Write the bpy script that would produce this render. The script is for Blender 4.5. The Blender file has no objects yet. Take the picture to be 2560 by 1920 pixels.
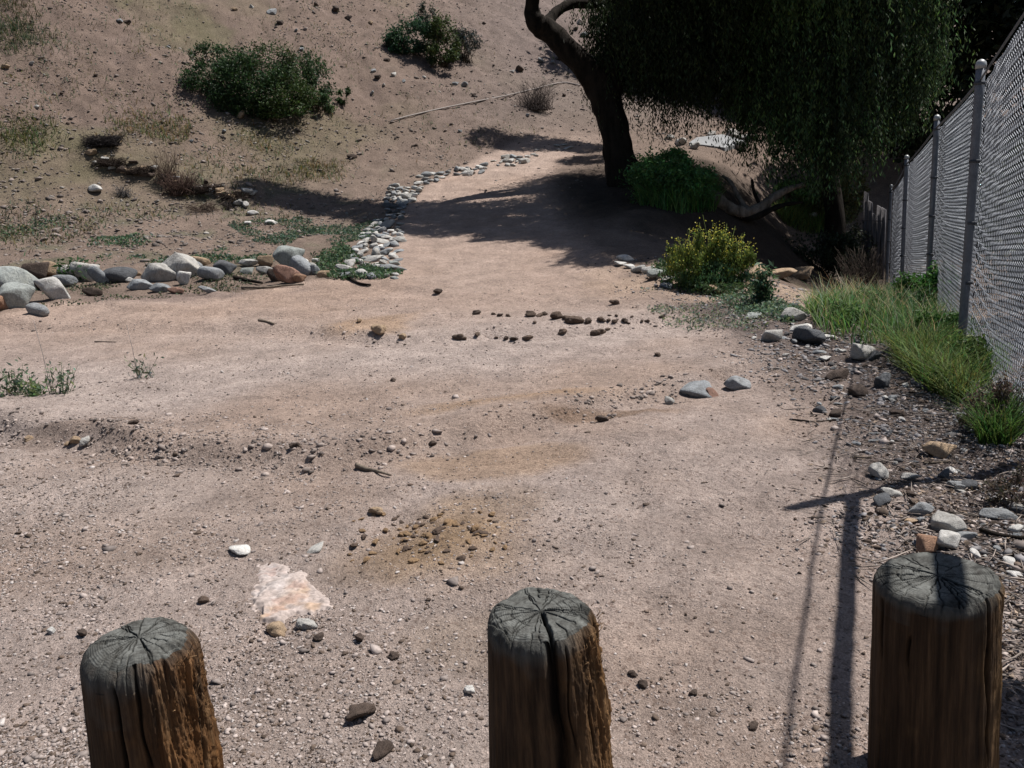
import bpy, math, random
import numpy as np
from mathutils import Matrix, Vector

random.seed(7)
RNG = np.random.default_rng(11)
SC = bpy.context.scene
COL = SC.collection
W0, H0, F = 2560.0, 1920.0, 2100.0        # the photograph's own pixels
CAM_H, PITCH, ROLL = 1.5, math.radians(12.9), math.radians(-3.4)
SUN_AZ, SUN_EL = math.radians(71), math.radians(62)
S = np.array([math.sin(SUN_AZ)*math.cos(SUN_EL), math.cos(SUN_AZ)*math.cos(SUN_EL), math.sin(SUN_EL)])

# ------------------------------------------------------------------ camera
rot = Matrix.Rotation(math.pi/2-PITCH, 3, 'X') @ Matrix.Rotation(ROLL, 3, 'Z')
ROT = np.array(rot)
cam_d = bpy.data.cameras.new('camera'); cam = bpy.data.objects.new('camera', cam_d); COL.objects.link(cam)
cam.matrix_world = Matrix.Translation((0, 0, CAM_H)) @ rot.to_4x4()
cam_d.sensor_fit = 'HORIZONTAL'; cam_d.sensor_width = 36; cam_d.lens = 36*F/W0
cam_d.clip_start = 0.05; cam_d.clip_end = 600
SC.camera = cam
ORG = np.array([0, 0, CAM_H])

def ray(px, py):
    d = ROT @ np.array([(px-W0/2)/F, -(py-H0/2)/F, -1.0])
    return d
def at_depth(px, py, Y):                    # the point of a sight line at a given distance ahead
    d = ray(px, py); return ORG + d*(Y/d[1])
def project(P):
    q = (np.asarray(P)-ORG) @ ROT
    return W0/2 + F*q[..., 0]/-q[..., 2], H0/2 - F*q[..., 1]/-q[..., 2]

# ------------------------------------------------------------------ noise and terrain
def vnoise(x, y, seed=0):
    xi = np.floor(x).astype(np.int64); yi = np.floor(y).astype(np.int64)
    fx = x-xi; fy = y-yi
    fx = fx*fx*(3-2*fx); fy = fy*fy*(3-2*fy)
    def h(a, b):
        n = (a*374761393 + b*668265263 + seed*982451653) & 0xffffffff
        n = ((n ^ (n >> 13))*1274126177) & 0xffffffff
        n = n ^ (n >> 16)
        return (n & 0xffff)/65535.0
    return ((h(xi, yi)*(1-fx)+h(xi+1, yi)*fx)*(1-fy)+(h(xi, yi+1)*(1-fx)+h(xi+1, yi+1)*fx)*fy)*2-1
def fbm(x, y, seed=0, o=4):
    r = 0; a = 1
    for k in range(o):
        r = r+a*vnoise(x*2**k+k*17.3, y*2**k-k*9.1, seed+k); a *= .5
    return r
def sstep(x, a, b):
    t = np.clip((x-a)/(b-a), 0, 1); return t*t*(3-2*t)

_ty = np.arange(-60, 160, .1)
_tz = np.interp(_ty, [-60, 6, 8, 10, 12, 14, 16, 18, 20, 22, 25, 29, 34, 40, 60, 160],
                [0, 0, .03, .12, .27, .48, .75, 1.08, 1.47, 1.87, 2.45, 3.05, 3.3, 3.5, 4.0, 5.5])
_k = np.exp(-.5*(np.arange(-30, 31)/8.0)**2); _k /= _k.sum()
_tz = np.convolve(np.pad(_tz, 30, mode='edge'), _k, mode='valid')
def zp(Y): return np.interp(Y, _ty, _tz)
def x_edge(Y): return np.interp(Y, [0, 3.5, 4.6, 7.5, 10, 13, 17, 21.6, 24, 28, 34], [2.0, 2.2, 2.55, 2.7, 2.2, 1.75, 1.3, 1.3, 1.9, 4.2, 9])
def hill_t(X, Y): return (X+6)*-.6+(Y-20.5)*.8
def z_base(X, Y):
    z = zp(Y)
    t = hill_t(X, Y)
    tc = np.minimum(t, 12.8+.35*np.maximum(X+3, 0))
    w = .8
    z = z+.55*w*np.log1p(np.exp(np.clip(tc/w, -30, 30)))
    z = z+.05*np.maximum(-X-4, 0)*sstep(Y, 8, 13)
    d = X-x_edge(Y)
    dm = np.interp(Y, [5, 7, 11.3, 15.5, 19.7, 23, 28], [.0, .08, .52, 1.4, 2.7, 2.6, 0])
    a = np.interp(Y, [13, 16, 18.5, 24], [.3, .6, 2.8, 3.4]); b = np.interp(Y, [7, 11.3, 15, 19.7], [1.6, 3.6, 4.6, 7.4])
    z = z-dm*sstep(d, a, b)
    return z
def march(px, py, fn):
    d = ray(px, py); d = d/np.linalg.norm(d)
    t = np.concatenate([np.arange(1.2, 12, .01), np.arange(12, 150, .05)])
    P = ORG+t[:, None]*d
    below = P[:, 2]-fn(P[:, 0], P[:, 1]) < 0
    if not below.any(): return P[-1]
    i = int(np.argmax(below)); i = max(i, 1)
    g0 = P[i-1, 2]-fn(P[i-1:i, 0], P[i-1:i, 1])[0]; g1 = P[i, 2]-fn(P[i:i+1, 0], P[i:i+1, 1])[0]
    q = g0/(g0-g1) if g0 != g1 else 0
    return P[i-1]+(P[i]-P[i-1])*q
def poly_dist(X, Y, pts):                   # distance to a polyline, signed: + on its far side
    best = np.full(X.shape, 1e9); sg = np.zeros(X.shape)
    for (ax, ay), (bx, by) in zip(pts[:-1], pts[1:]):
        ex, ey = bx-ax, by-ay; L = ex*ex+ey*ey
        q = np.clip(((X-ax)*ex+(Y-ay)*ey)/L, 0, 1)
        dx, dy = X-ax-q*ex, Y-ay-q*ey
        dd = np.hypot(dx, dy); m = dd < best
        best = np.where(m, dd, best); sg = np.where(m, np.sign(ex*dy-ey*dx), sg)
    return best, sg
def line(*px): return [tuple(march(x, y, z_base)[:2]) for x, y in px]
RIDGES = [  # (polyline, height of the bar, half-width)
    (line((-200, 1010), (120, 1075), (420, 1120), (820, 1140), (1150, 1085), (1500, 1010), (1750, 950)), .095, .30),
    (line((-300, 820), (300, 808), (700, 822), (1000, 846), (1350, 832), (1700, 790)), .085, .30),
    (line((300, 765), (700, 790), (1100, 795)), .05, .22),
    (line((900, 700), (1200, 742), (1640, 760)), .05, .35),
]
RUTS = [(line((300, 1900), (700, 1560), (1000, 1300), (1150, 1100)), .012, .09),
        (line((1650, 1920), (1640, 1500), (1560, 1150)), .01, .09), (line((1250, 1920), (1190, 1700), (1180, 1500)), .008, .07), (line((1950, 1920), (1900, 1500), (1760, 1200)), .009, .09)]
STEP = line((-350, 1040), (0, 1062), (120, 1088), (300, 1108), (450, 1128)); STEP_MID = STEP[1][0]
LEDGE = line((215, 392), (300, 410), (400, 440), (500, 468), (570, 490), (640, 500))
def path_mask(X, Y):
    xl = np.interp(Y, [0, 5, 9, 11.5, 13, 15, 17, 19, 21, 22, 24, 27, 31], [-9, -9, -8, -6.5, -2.0, -2.1, -2.2, -2.3, -2.0, -1.6, -.6, 1.2, 5])
    m = sstep(X-xl, -.15, .35)*(1-sstep(X-x_edge(Y), -.5, .25))
    return m*(1-sstep(Y, 24.5, 28))
def terrain(X, Y):
    X = np.asarray(X, float); Y = np.asarray(Y, float)
    z = z_base(X, Y)
    pm = path_mask(X, Y)
    rough = 1-.72*pm
    z = z+rough*(.05*fbm(X*.8, Y*.8, 3, 4)+.02*fbm(X*3.1, Y*3.1, 5, 3))
    z = z+.014*fbm(X*1.3, Y*1.3, 21, 4)+.006*fbm(X*9, Y*9, 9, 3)+.003*np.maximum(fbm(X*26, Y*26, 13, 3), 0)*(np.abs(Y) < 12)
    ht = sstep(hill_t(X, Y), 0, 4)
    z = z+ht*(.16*fbm(X*.45, Y*.45, 31, 4)+.05*fbm(X*2.3, Y*2.3, 33, 3))
    near = (Y < 15) & (Y > .5) & (np.abs(X) < 12)
    if near.any():
        xn, yn = X[near], Y[near]; add = np.zeros(xn.shape)
        for pts, h, w in RIDGES:
            d, sg = poly_dist(xn, yn, pts)
            fade = .55+.45*fbm(xn*1.1, yn*1.1, int(h*1000), 2)
            # a water bar: a soft rise behind, a steeper worn face towards the camera
            prof = np.where(sg > 0, np.exp(-(d/(w*2.2))**2), np.exp(-(d/(w*.42))**2))
            add += h*fade*prof-.35*h*np.where(sg < 0, np.exp(-((d-w*.9)/(w*.5))**2), 0)
        d, sg = poly_dist(xn, yn, STEP); e = 1-sstep(np.abs(xn-STEP_MID), 1.0, 1.9)
        sd = d*sg+.05*fbm(xn*4, yn*4, 46, 2)
        add += e*(.055*sstep(sd, -.07, .07)*np.exp(-np.maximum(sd, 0)/.5)-.03*np.exp(-((sd+.15)/.16)**2))
        add += .010*np.abs(fbm(xn*3.3, yn*3.3, 43, 3))-.006*sstep(fbm(xn*5.5, yn*5.5, 44, 2), .45, .8)
        for pts, h, w in RUTS:
            d, sg = poly_dist(xn, yn, pts)
            add -= h*np.exp(-(d/w)**2); add += .0036*np.sin(2*math.pi*(yn+.6*d)/.055)*np.exp(-(d/w)**4)*sstep(fbm(xn*2.1, yn*2.1, 47, 2), -.35, .3)
        z = z.copy(); z[near] += add
    far = (Y > 15) & (Y < 24) & (X < -2) & (X > -14)
    if far.any():
        d, sg = poly_dist(X[far], Y[far], LEDGE)
        e = sstep(X[far], LEDGE[0][0]-.5, LEDGE[0][0]+.3)*(1-sstep(X[far], LEDGE[-1][0]-.3, LEDGE[-1][0]+.5))
        z = z.copy(); z[far] += e*np.where(sg > 0, .15*np.exp(-(d/1.5)**2), .15*np.exp(-(d/.30)**2)-.10*np.exp(-((d-.5)/.4)**2))
    return z
def at(px, py): return march(px, py, terrain)
def gz(x, y): return float(terrain(np.array([x]), np.array([y]))[0])

# ------------------------------------------------------------------ materials
def new_mat(name):
    m = bpy.data.materials.new(name); m.use_nodes = True
    nt = m.node_tree; b = nt.nodes['Principled BSDF']; return m, nt, b
def nd(nt, t, **kw):
    n = nt.nodes.new(t)
    for k, v in kw.items(): setattr(n, k, v)
    return n
def noise(nt, scale, detail=5, rough=.6, vec=None):
    n = nd(nt, 'ShaderNodeTexNoise'); n.inputs['Scale'].default_value = scale
    n.inputs['Detail'].default_value = detail; n.inputs['Roughness'].default_value = rough
    if vec is not None: nt.links.new(vec, n.inputs['Vector'])
    return n
def ramp(nt, src, stops):
    r = nd(nt, 'ShaderNodeValToRGB'); e = r.color_ramp.elements
    while len(e) < len(stops): e.new(.5)
    for k, (p, c) in enumerate(stops):
        e[k].position = p; e[k].color = (*c, 1) if len(c) == 3 else c
    nt.links.new(src, r.inputs['Fac']); return r
def mixc(nt, mode, fac, a, b):
    m = nd(nt, 'ShaderNodeMix', data_type='RGBA', blend_type=mode)
    for s, v in ((0, fac), (6, a), (7, b)):
        if hasattr(v, 'links'): nt.links.new(v, m.inputs[s])
        else: m.inputs[s].default_value = v if s == 0 else (*v, 1)
    return m.outputs[2]
def bump(nt, b, h, strength, dist=.01):
    n = nd(nt, 'ShaderNodeBump'); n.inputs['Strength'].default_value = strength; n.inputs['Distance'].default_value = dist
    nt.links.new(h, n.inputs['Height']); nt.links.new(n.outputs[0], b.inputs['Normal']); return n
def g3(v): return (v, v, v)

def mat_ground():
    m, nt, b = new_mat('dry_earth')
    tc = nd(nt, 'ShaderNodeTexCoord').outputs['Object']
    a = nd(nt, 'ShaderNodeVertexColor', layer_name='Col').outputs[0]
    n1 = noise(nt, 2.2, 8, .65, tc); n2 = noise(nt, 22, 6, .7, tc); n3 = noise(nt, 140, 4, .7, tc)
    c = mixc(nt, 'MULTIPLY', 1, a, ramp(nt, n1.outputs[0], [(.3, g3(.80)), (.7, g3(1.18))]).outputs[0])
    c = mixc(nt, 'MULTIPLY', 1, c, ramp(nt, n2.outputs[0], [(.3, g3(.76)), (.7, g3(1.2))]).outputs[0])
    c = mixc(nt, 'MULTIPLY', 1, c, ramp(nt, n3.outputs[0], [(.34, g3(.62)), (.66, g3(1.3))]).outputs[0])
    v = nd(nt, 'ShaderNodeTexVoronoi'); v.inputs['Scale'].default_value = 75; nt.links.new(tc, v.inputs['Vector'])
    sp = ramp(nt, v.outputs['Color'], [(.55, g3(1)), (.8, (.62, .58, .56)), (.93, (1.3, 1.28, 1.26))]); sp.color_ramp.interpolation = 'CONSTANT'
    c = mixc(nt, 'MULTIPLY', .75, c, sp.outputs[0])
    nt.links.new(c, b.inputs['Base Color']); b.inputs['Roughness'].default_value = .95; b.inputs['Specular IOR Level'].default_value = .12
    ad = nd(nt, 'ShaderNodeMath', operation='ADD'); nt.links.new(n2.outputs[0], ad.inputs[0])
    ml = nd(nt, 'ShaderNodeMath', operation='MULTIPLY'); ml.inputs[1].default_value = .35; nt.links.new(n3.outputs[0], ml.inputs[0]); nt.links.new(ml.outputs[0], ad.inputs[1])
    bump(nt, b, ad.outputs[0], 1, .045)
    return m
def mat_vcol(name, rough=.9, trans=0.0, spec=.2, grain=40):
    """colour from the mesh's own per-piece colour, varied by a fine noise; trans adds light shining through leaves"""
    m, nt, b = new_mat(name)
    a = nd(nt, 'ShaderNodeVertexColor', layer_name='Col').outputs[0]
    tc = nd(nt, 'ShaderNodeTexCoord').outputs['Object']
    n = noise(nt, grain, 3, .6, tc)
    c = mixc(nt, 'MULTIPLY', 1, a, ramp(nt, n.outputs[0], [(.3, g3(.75)), (.7, g3(1.25))]).outputs[0])
    nt.links.new(c, b.inputs['Base Color']); b.inputs['Roughness'].default_value = rough; b.inputs['Specular IOR Level'].default_value = spec
    if trans:
        t = nd(nt, 'ShaderNodeBsdfTranslucent'); nt.links.new(c, t.inputs[0])
        mx = nd(nt, 'ShaderNodeMixShader'); mx.inputs[0].default_value = trans
        nt.links.new(b.outputs[0], mx.inputs[1]); nt.links.new(t.outputs[0], mx.inputs[2])
        nt.links.new(mx.outputs[0], nt.nodes['Material Output'].inputs[0])
    return m
def mat_rock(name='weathered_stone'):
    m, nt, b = new_mat(name)
    oi = nd(nt, 'ShaderNodeObjectInfo'); tc = nd(nt, 'ShaderNodeTexCoord').outputs['Object']
    add = nd(nt, 'ShaderNodeVectorMath', operation='ADD'); nt.links.new(tc, add.inputs[0]); nt.links.new(oi.outputs['Random'], add.inputs[1])
    n1 = noise(nt, 1.6, 6, .65, add.outputs[0]); n2 = noise(nt, 9, 5, .7, add.outputs[0])
    c = mixc(nt, 'MULTIPLY', 1, oi.outputs['Color'], ramp(nt, n1.outputs[0], [(.3, (.62, .6, .58)), (.5, g3(1)), (.72, (1.2, 1.16, 1.1))]).outputs[0])
    c = mixc(nt, 'MULTIPLY', 1, c, ramp(nt, n2.outputs[0], [(.3, g3(.7)), (.7, g3(1.2))]).outputs[0])
    nt.links.new(c, b.inputs['Base Color']); b.inputs['Roughness'].default_value = .85; b.inputs['Specular IOR Level'].default_value = .25
    bump(nt, b, n2.outputs[0], .5, .08); return m
def mat_bark(name, dark, light, scale=7):
    m, nt, b = new_mat(name)
    tc = nd(nt, 'ShaderNodeTexCoord').outputs['Object']
    mp = nd(nt, 'ShaderNodeMapping'); mp.inputs['Scale'].default_value = (1, 1, .25); nt.links.new(tc, mp.inputs['Vector'])
    n = noise(nt, scale, 8, .7, mp.outputs[0])
    r = ramp(nt, n.outputs[0], [(.35, dark), (.65, light)])
    nt.links.new(r.outputs[0], b.inputs['Base Color']); b.inputs['Roughness'].default_value = .95; b.inputs['Specular IOR Level'].default_value = .1
    bump(nt, b, n.outputs[0], 1, .05); return m
def mat_post_side(warm, seed):
    m, nt, b = new_mat('weathered_post_wood')
    tc = nd(nt, 'ShaderNodeTexCoord').outputs['Object']
    mp = nd(nt, 'ShaderNodeMapping'); mp.inputs['Scale'].default_value = (1, 1, .045); mp.inputs['Location'].default_value = (seed, 0, 0); nt.links.new(tc, mp.inputs['Vector'])
    n1 = noise(nt, 55, 8, .7, mp.outputs[0]); n2 = noise(nt, 16, 6, .65, mp.outputs[0])
    mp2 = nd(nt, 'ShaderNodeMapping'); mp2.inputs['Scale'].default_value = (1, 1, .3); nt.links.new(tc, mp2.inputs['Vector'])
    n3 = noise(nt, 13, 6, .7, mp2.outputs[0])
    c = ramp(nt, n1.outputs[0], [(.28, (.012, .008, .006)), (.5, (.054, .033, .019)), (.72, (.125, .076, .042))]).outputs[0]
    c = mixc(nt, 'MULTIPLY', 1, c, ramp(nt, n2.outputs[0], [(.3, g3(.5)), (.65, g3(1.25))]).outputs[0])
    # torn, paler and redder wood in ragged patches
    a = nd(nt, 'ShaderNodeVertexColor', layer_name='Col'); sx = nd(nt, 'ShaderNodeSeparateColor'); nt.links.new(a.outputs[0], sx.inputs[0])
    md = nd(nt, 'ShaderNodeMath', operation='MULTIPLY'); nt.links.new(sx.outputs[0], md.inputs[0])
    rp = ramp(nt, n3.outputs[0], [(.38, g3(0)), (.58, g3(1))]); nt.links.new(rp.outputs[0], md.inputs[1])
    worn = ramp(nt, n1.outputs[0], [(.25, (.05, .021, .009)), (.5, tuple(.75*q for q in warm)), (.78, (.36, .22, .11))]).outputs[0]
    c = mixc(nt, 'MIX', md.outputs[0], c, worn)
    gm = nd(nt, 'ShaderNodeMath', operation='MULTIPLY'); gm.inputs[1].default_value = .9; nt.links.new(sx.outputs[1], gm.inputs[0])
    c = mixc(nt, 'MIX', gm.outputs[0], c, mixc(nt, 'MULTIPLY', 1, (.085, .088, .083), ramp(nt, n1.outputs[0], [(.3, g3(.45)), (.7, g3(1.3))]).outputs[0]))
    cb = nd(nt, 'ShaderNodeCombineColor'); [nt.links.new(sx.outputs[2], cb.inputs[q]) for q in range(3)]
    c = mixc(nt, 'MULTIPLY', 1, c, cb.outputs[0])
    nt.links.new(c, b.inputs['Base Color']); b.inputs['Roughness'].default_value = .85; b.inputs['Specular IOR Level'].default_value = .15
    bump(nt, b, n1.outputs[0], 1, .012); return m
def mat_post_top():
    m, nt, b = new_mat('weathered_end_grain')
    tc = nd(nt, 'ShaderNodeTexCoord').outputs['Object']
    n = noise(nt, 24, 8, .75, tc); n2 = noise(nt, 150, 4, .7, tc)
    c = ramp(nt, n.outputs[0], [(.3, (.035, .034, .031)), (.5, (.092, .096, .092)), (.75, (.165, .175, .17))]).outputs[0]
    c = mixc(nt, 'MULTIPLY', 1, c, ramp(nt, n2.outputs[0], [(.35, g3(.7)), (.65, g3(1.2))]).outputs[0])
    a = nd(nt, 'ShaderNodeVertexColor', layer_name='Col')
    c = mixc(nt, 'MULTIPLY', 1, c, a.outputs[0])
    nt.links.new(c, b.inputs['Base Color']); b.inputs['Roughness'].default_value = .9; b.inputs['Specular IOR Level'].default_value = .15
    w = nd(nt, 'ShaderNodeTexWave', wave_type='RINGS', rings_direction='Z'); w.inputs['Scale'].default_value = 60; w.inputs['Distortion'].default_value = 2.5; w.inputs['Detail'].default_value = 2
    nt.links.new(tc, w.inputs['Vector'])
    ad = nd(nt, 'ShaderNodeMath', operation='ADD'); nt.links.new(w.outputs['Fac'], ad.inputs[0]); nt.links.new(n.outputs[0], ad.inputs[1])
    bump(nt, b, ad.outputs[0], .3, .003); return m
def mat_plain(name, c, rough=.6, metal=0, spec=.3, var=.25, scale=20):
    m, nt, b = new_mat(name)
    tc = nd(nt, 'ShaderNodeTexCoord').outputs['Object']; n = noise(nt, scale, 6, .7, tc)
    cc = mixc(nt, 'MULTIPLY', 1, c, ramp(nt, n.outputs[0], [(.3, g3(1-var)), (.7, g3(1+var))]).outputs[0])
    nt.links.new(cc, b.inputs['Base Color']); b.inputs['Roughness'].default_value = rough; b.inputs['Metallic'].default_value = metal; b.inputs['Specular IOR Level'].default_value = spec
    return m

M_GROUND = mat_ground()
M_ROCK = mat_rock()
M_PEB = mat_vcol('loose_gravel', .9, 0, .15, 60)
M_LEAF = mat_vcol('leaf', .6, .35, .25, 8)
M_GRASS = mat_vcol('grass_blade', .65, .4, .2, 8)
M_DRY = mat_vcol('dry_twig', .9, 0, .1, 30)
M_BARK = mat_bark('tree_bark', (.007, .006, .005), (.026, .021, .017))
M_LOG = mat_bark('bleached_log_bark', (.08, .065, .05), (.25, .205, .165), 9)
M_GALV = mat_plain('galvanised_steel', (.12, .13, .15), .55, .15, .35)
M_CAP = mat_plain('pale_cap_metal', (.30, .31, .31), .45, .3, .4)
M_WIRE = mat_plain('galvanised_wire', (.29, .315, .36), .5, .15, .35, .15, 6)
M_BAND = mat_plain('dark_tie_wire', (.05, .055, .065), .6, .2, .3)

# ------------------------------------------------------------------ mesh helpers
def mk(name, v, f, mat, parent=None, col=None, smooth=False):
    v = np.asarray(v, np.float32); f = np.asarray(f, np.int32); k = f.shape[1]
    me = bpy.data.meshes.new(name)
    me.vertices.add(len(v)); me.vertices.foreach_set('co', v.ravel())
    me.loops.add(f.size); me.loops.foreach_set('vertex_index', f.ravel())
    me.polygons.add(len(f)); me.polygons.foreach_set('loop_start', np.arange(0, f.size, k, dtype=np.int32))
    me.polygons.foreach_set('loop_total', np.full(len(f), k, np.int32))
    if smooth: me.polygons.foreach_set('use_smooth', np.ones(len(f), bool))
    me.update(calc_edges=True); me.validate()
    if col is not None:
        a = me.color_attributes.new('Col', 'FLOAT_COLOR', 'POINT')
        c4 = np.ones((len(v), 4), np.float32); c4[:, :3] = col; a.data.foreach_set('color', c4.ravel())
    me.materials.append(mat)
    o = bpy.data.objects.new(name, me); COL.objects.link(o)
    if parent is not None: o.parent = parent
    return o
class Acc:
    """collects pieces of one mesh"""
    def __init__(s): s.v, s.f, s.c, s.n = [], [], [], 0
    def add(s, v, f, c=None):
        v = np.asarray(v, float); s.v.append(v); s.f.append(np.asarray(f)+s.n); s.n += len(v)
        if c is not None: s.c.append(np.broadcast_to(c, v.shape))
    def mk(s, name, mat, parent=None, smooth=False, origin=(0, 0, 0)):
        return mk(name, np.concatenate(s.v)-np.asarray(origin), np.concatenate(s.f), mat, parent, np.concatenate(s.c) if s.c else None, smooth)
def tag(o, label=None, cat=None, group=None, kind=None):
    if label: o['label'] = label
    if cat: o['category'] = cat
    if group: o['group'] = group
    if kind: o['kind'] = kind
    return o
def empty(name, loc, label, cat, group=None):
    o = bpy.data.objects.new(name, None); COL.objects.link(o); o.location = loc; o.empty_display_size = .1
    return tag(o, label, cat, group)
def unit(v): return v/np.maximum(np.linalg.norm(v, axis=-1, keepdims=True), 1e-9)
def rand_dirs(n): return unit(RNG.normal(size=(n, 3)))
def leaves(c, l, w, axis=None, spread=1.0):
    """n rhombic leaves: centres c, half-length l, half-width w, long axis near `axis`"""
    n = len(c); a = rand_dirs(n)
    if axis is not None: a = unit(np.asarray(axis)+spread*a)
    b = unit(np.cross(a, rand_dirs(n))); nn = np.cross(a, b)
    l = np.broadcast_to(l, n)[:, None]; w = np.broadcast_to(w, n)[:, None]
    v = np.stack([c-a*l, c+b*w+nn*l*.15, c+a*l, c-b*w+nn*l*.15], 1).reshape(-1, 3)
    return v, np.arange(4*n).reshape(n, 4)
def catmull(pts, n=8):
    p = np.asarray(pts, float); q = np.vstack([2*p[0]-p[1], p, 2*p[-1]-p[-2]]); out = []
    for i in range(1, len(q)-2):
        for t in np.arange(n)/n:
            out.append(.5*((2*q[i])+(-q[i-1]+q[i+1])*t+(2*q[i-1]-5*q[i]+4*q[i+1]-q[i+2])*t*t+(-q[i-1]+3*q[i]-3*q[i+1]+q[i+2])*t**3))
    out.append(p[-1]); return np.array(out)
def tube(pts, rad, n=8, wob=0, seed=0, flat=1.0):
    p = np.asarray(pts, float); r = np.broadcast_to(rad, len(p)).astype(float)
    t = unit(np.gradient(p, axis=0)); ref = np.array([0, 0, 1.0]) if abs(t[:, 2]).mean() < .8 else np.array([0, 1.0, 0])
    x = unit(np.cross(t, ref)); y = np.cross(x, t)
    th = np.arange(n)/n*2*math.pi
    rr = r[:, None]*np.ones(n)
    if wob:
        k = np.arange(len(p))[:, None]
        rr = rr*(1+wob*(np.sin(3*th+.5*k+seed)*.5+np.sin(2*th-.9*k+2*seed)*.4+.3*np.sin(5*th+.35*k)))
    v = p[:, None]+rr[..., None]*(np.cos(th)[None, :, None]*x[:, None]+flat*np.sin(th)[None, :, None]*y[:, None])
    m = len(p); i = np.arange(m-1)[:, None]*n; j = np.arange(n)[None]; j2 = (j+1) % n
    f = np.stack([i+j, i+j2, i+n+j2, i+n+j], -1).reshape(-1, 4)
    v = v.reshape(-1, 3)
    # close both ends with collapsed quads
    e0, e1 = len(v), len(v)+1
    v = np.vstack([v, p[0], p[-1]]); j = np.arange(0, n, 2)
    caps = np.vstack([np.stack([np.full(len(j), e0), (j+2) % n, (j+1) % n, j], -1), np.stack([np.full(len(j), e1), (m-1)*n+j, (m-1)*n+(j+1) % n, (m-1)*n+(j+2) % n], -1)])
    return v, np.vstack([f, caps])
def taper_path(pts, radii, n=8):
    q = catmull(np.column_stack([pts, radii]), n); return q[:, :3], q[:, 3]

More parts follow.
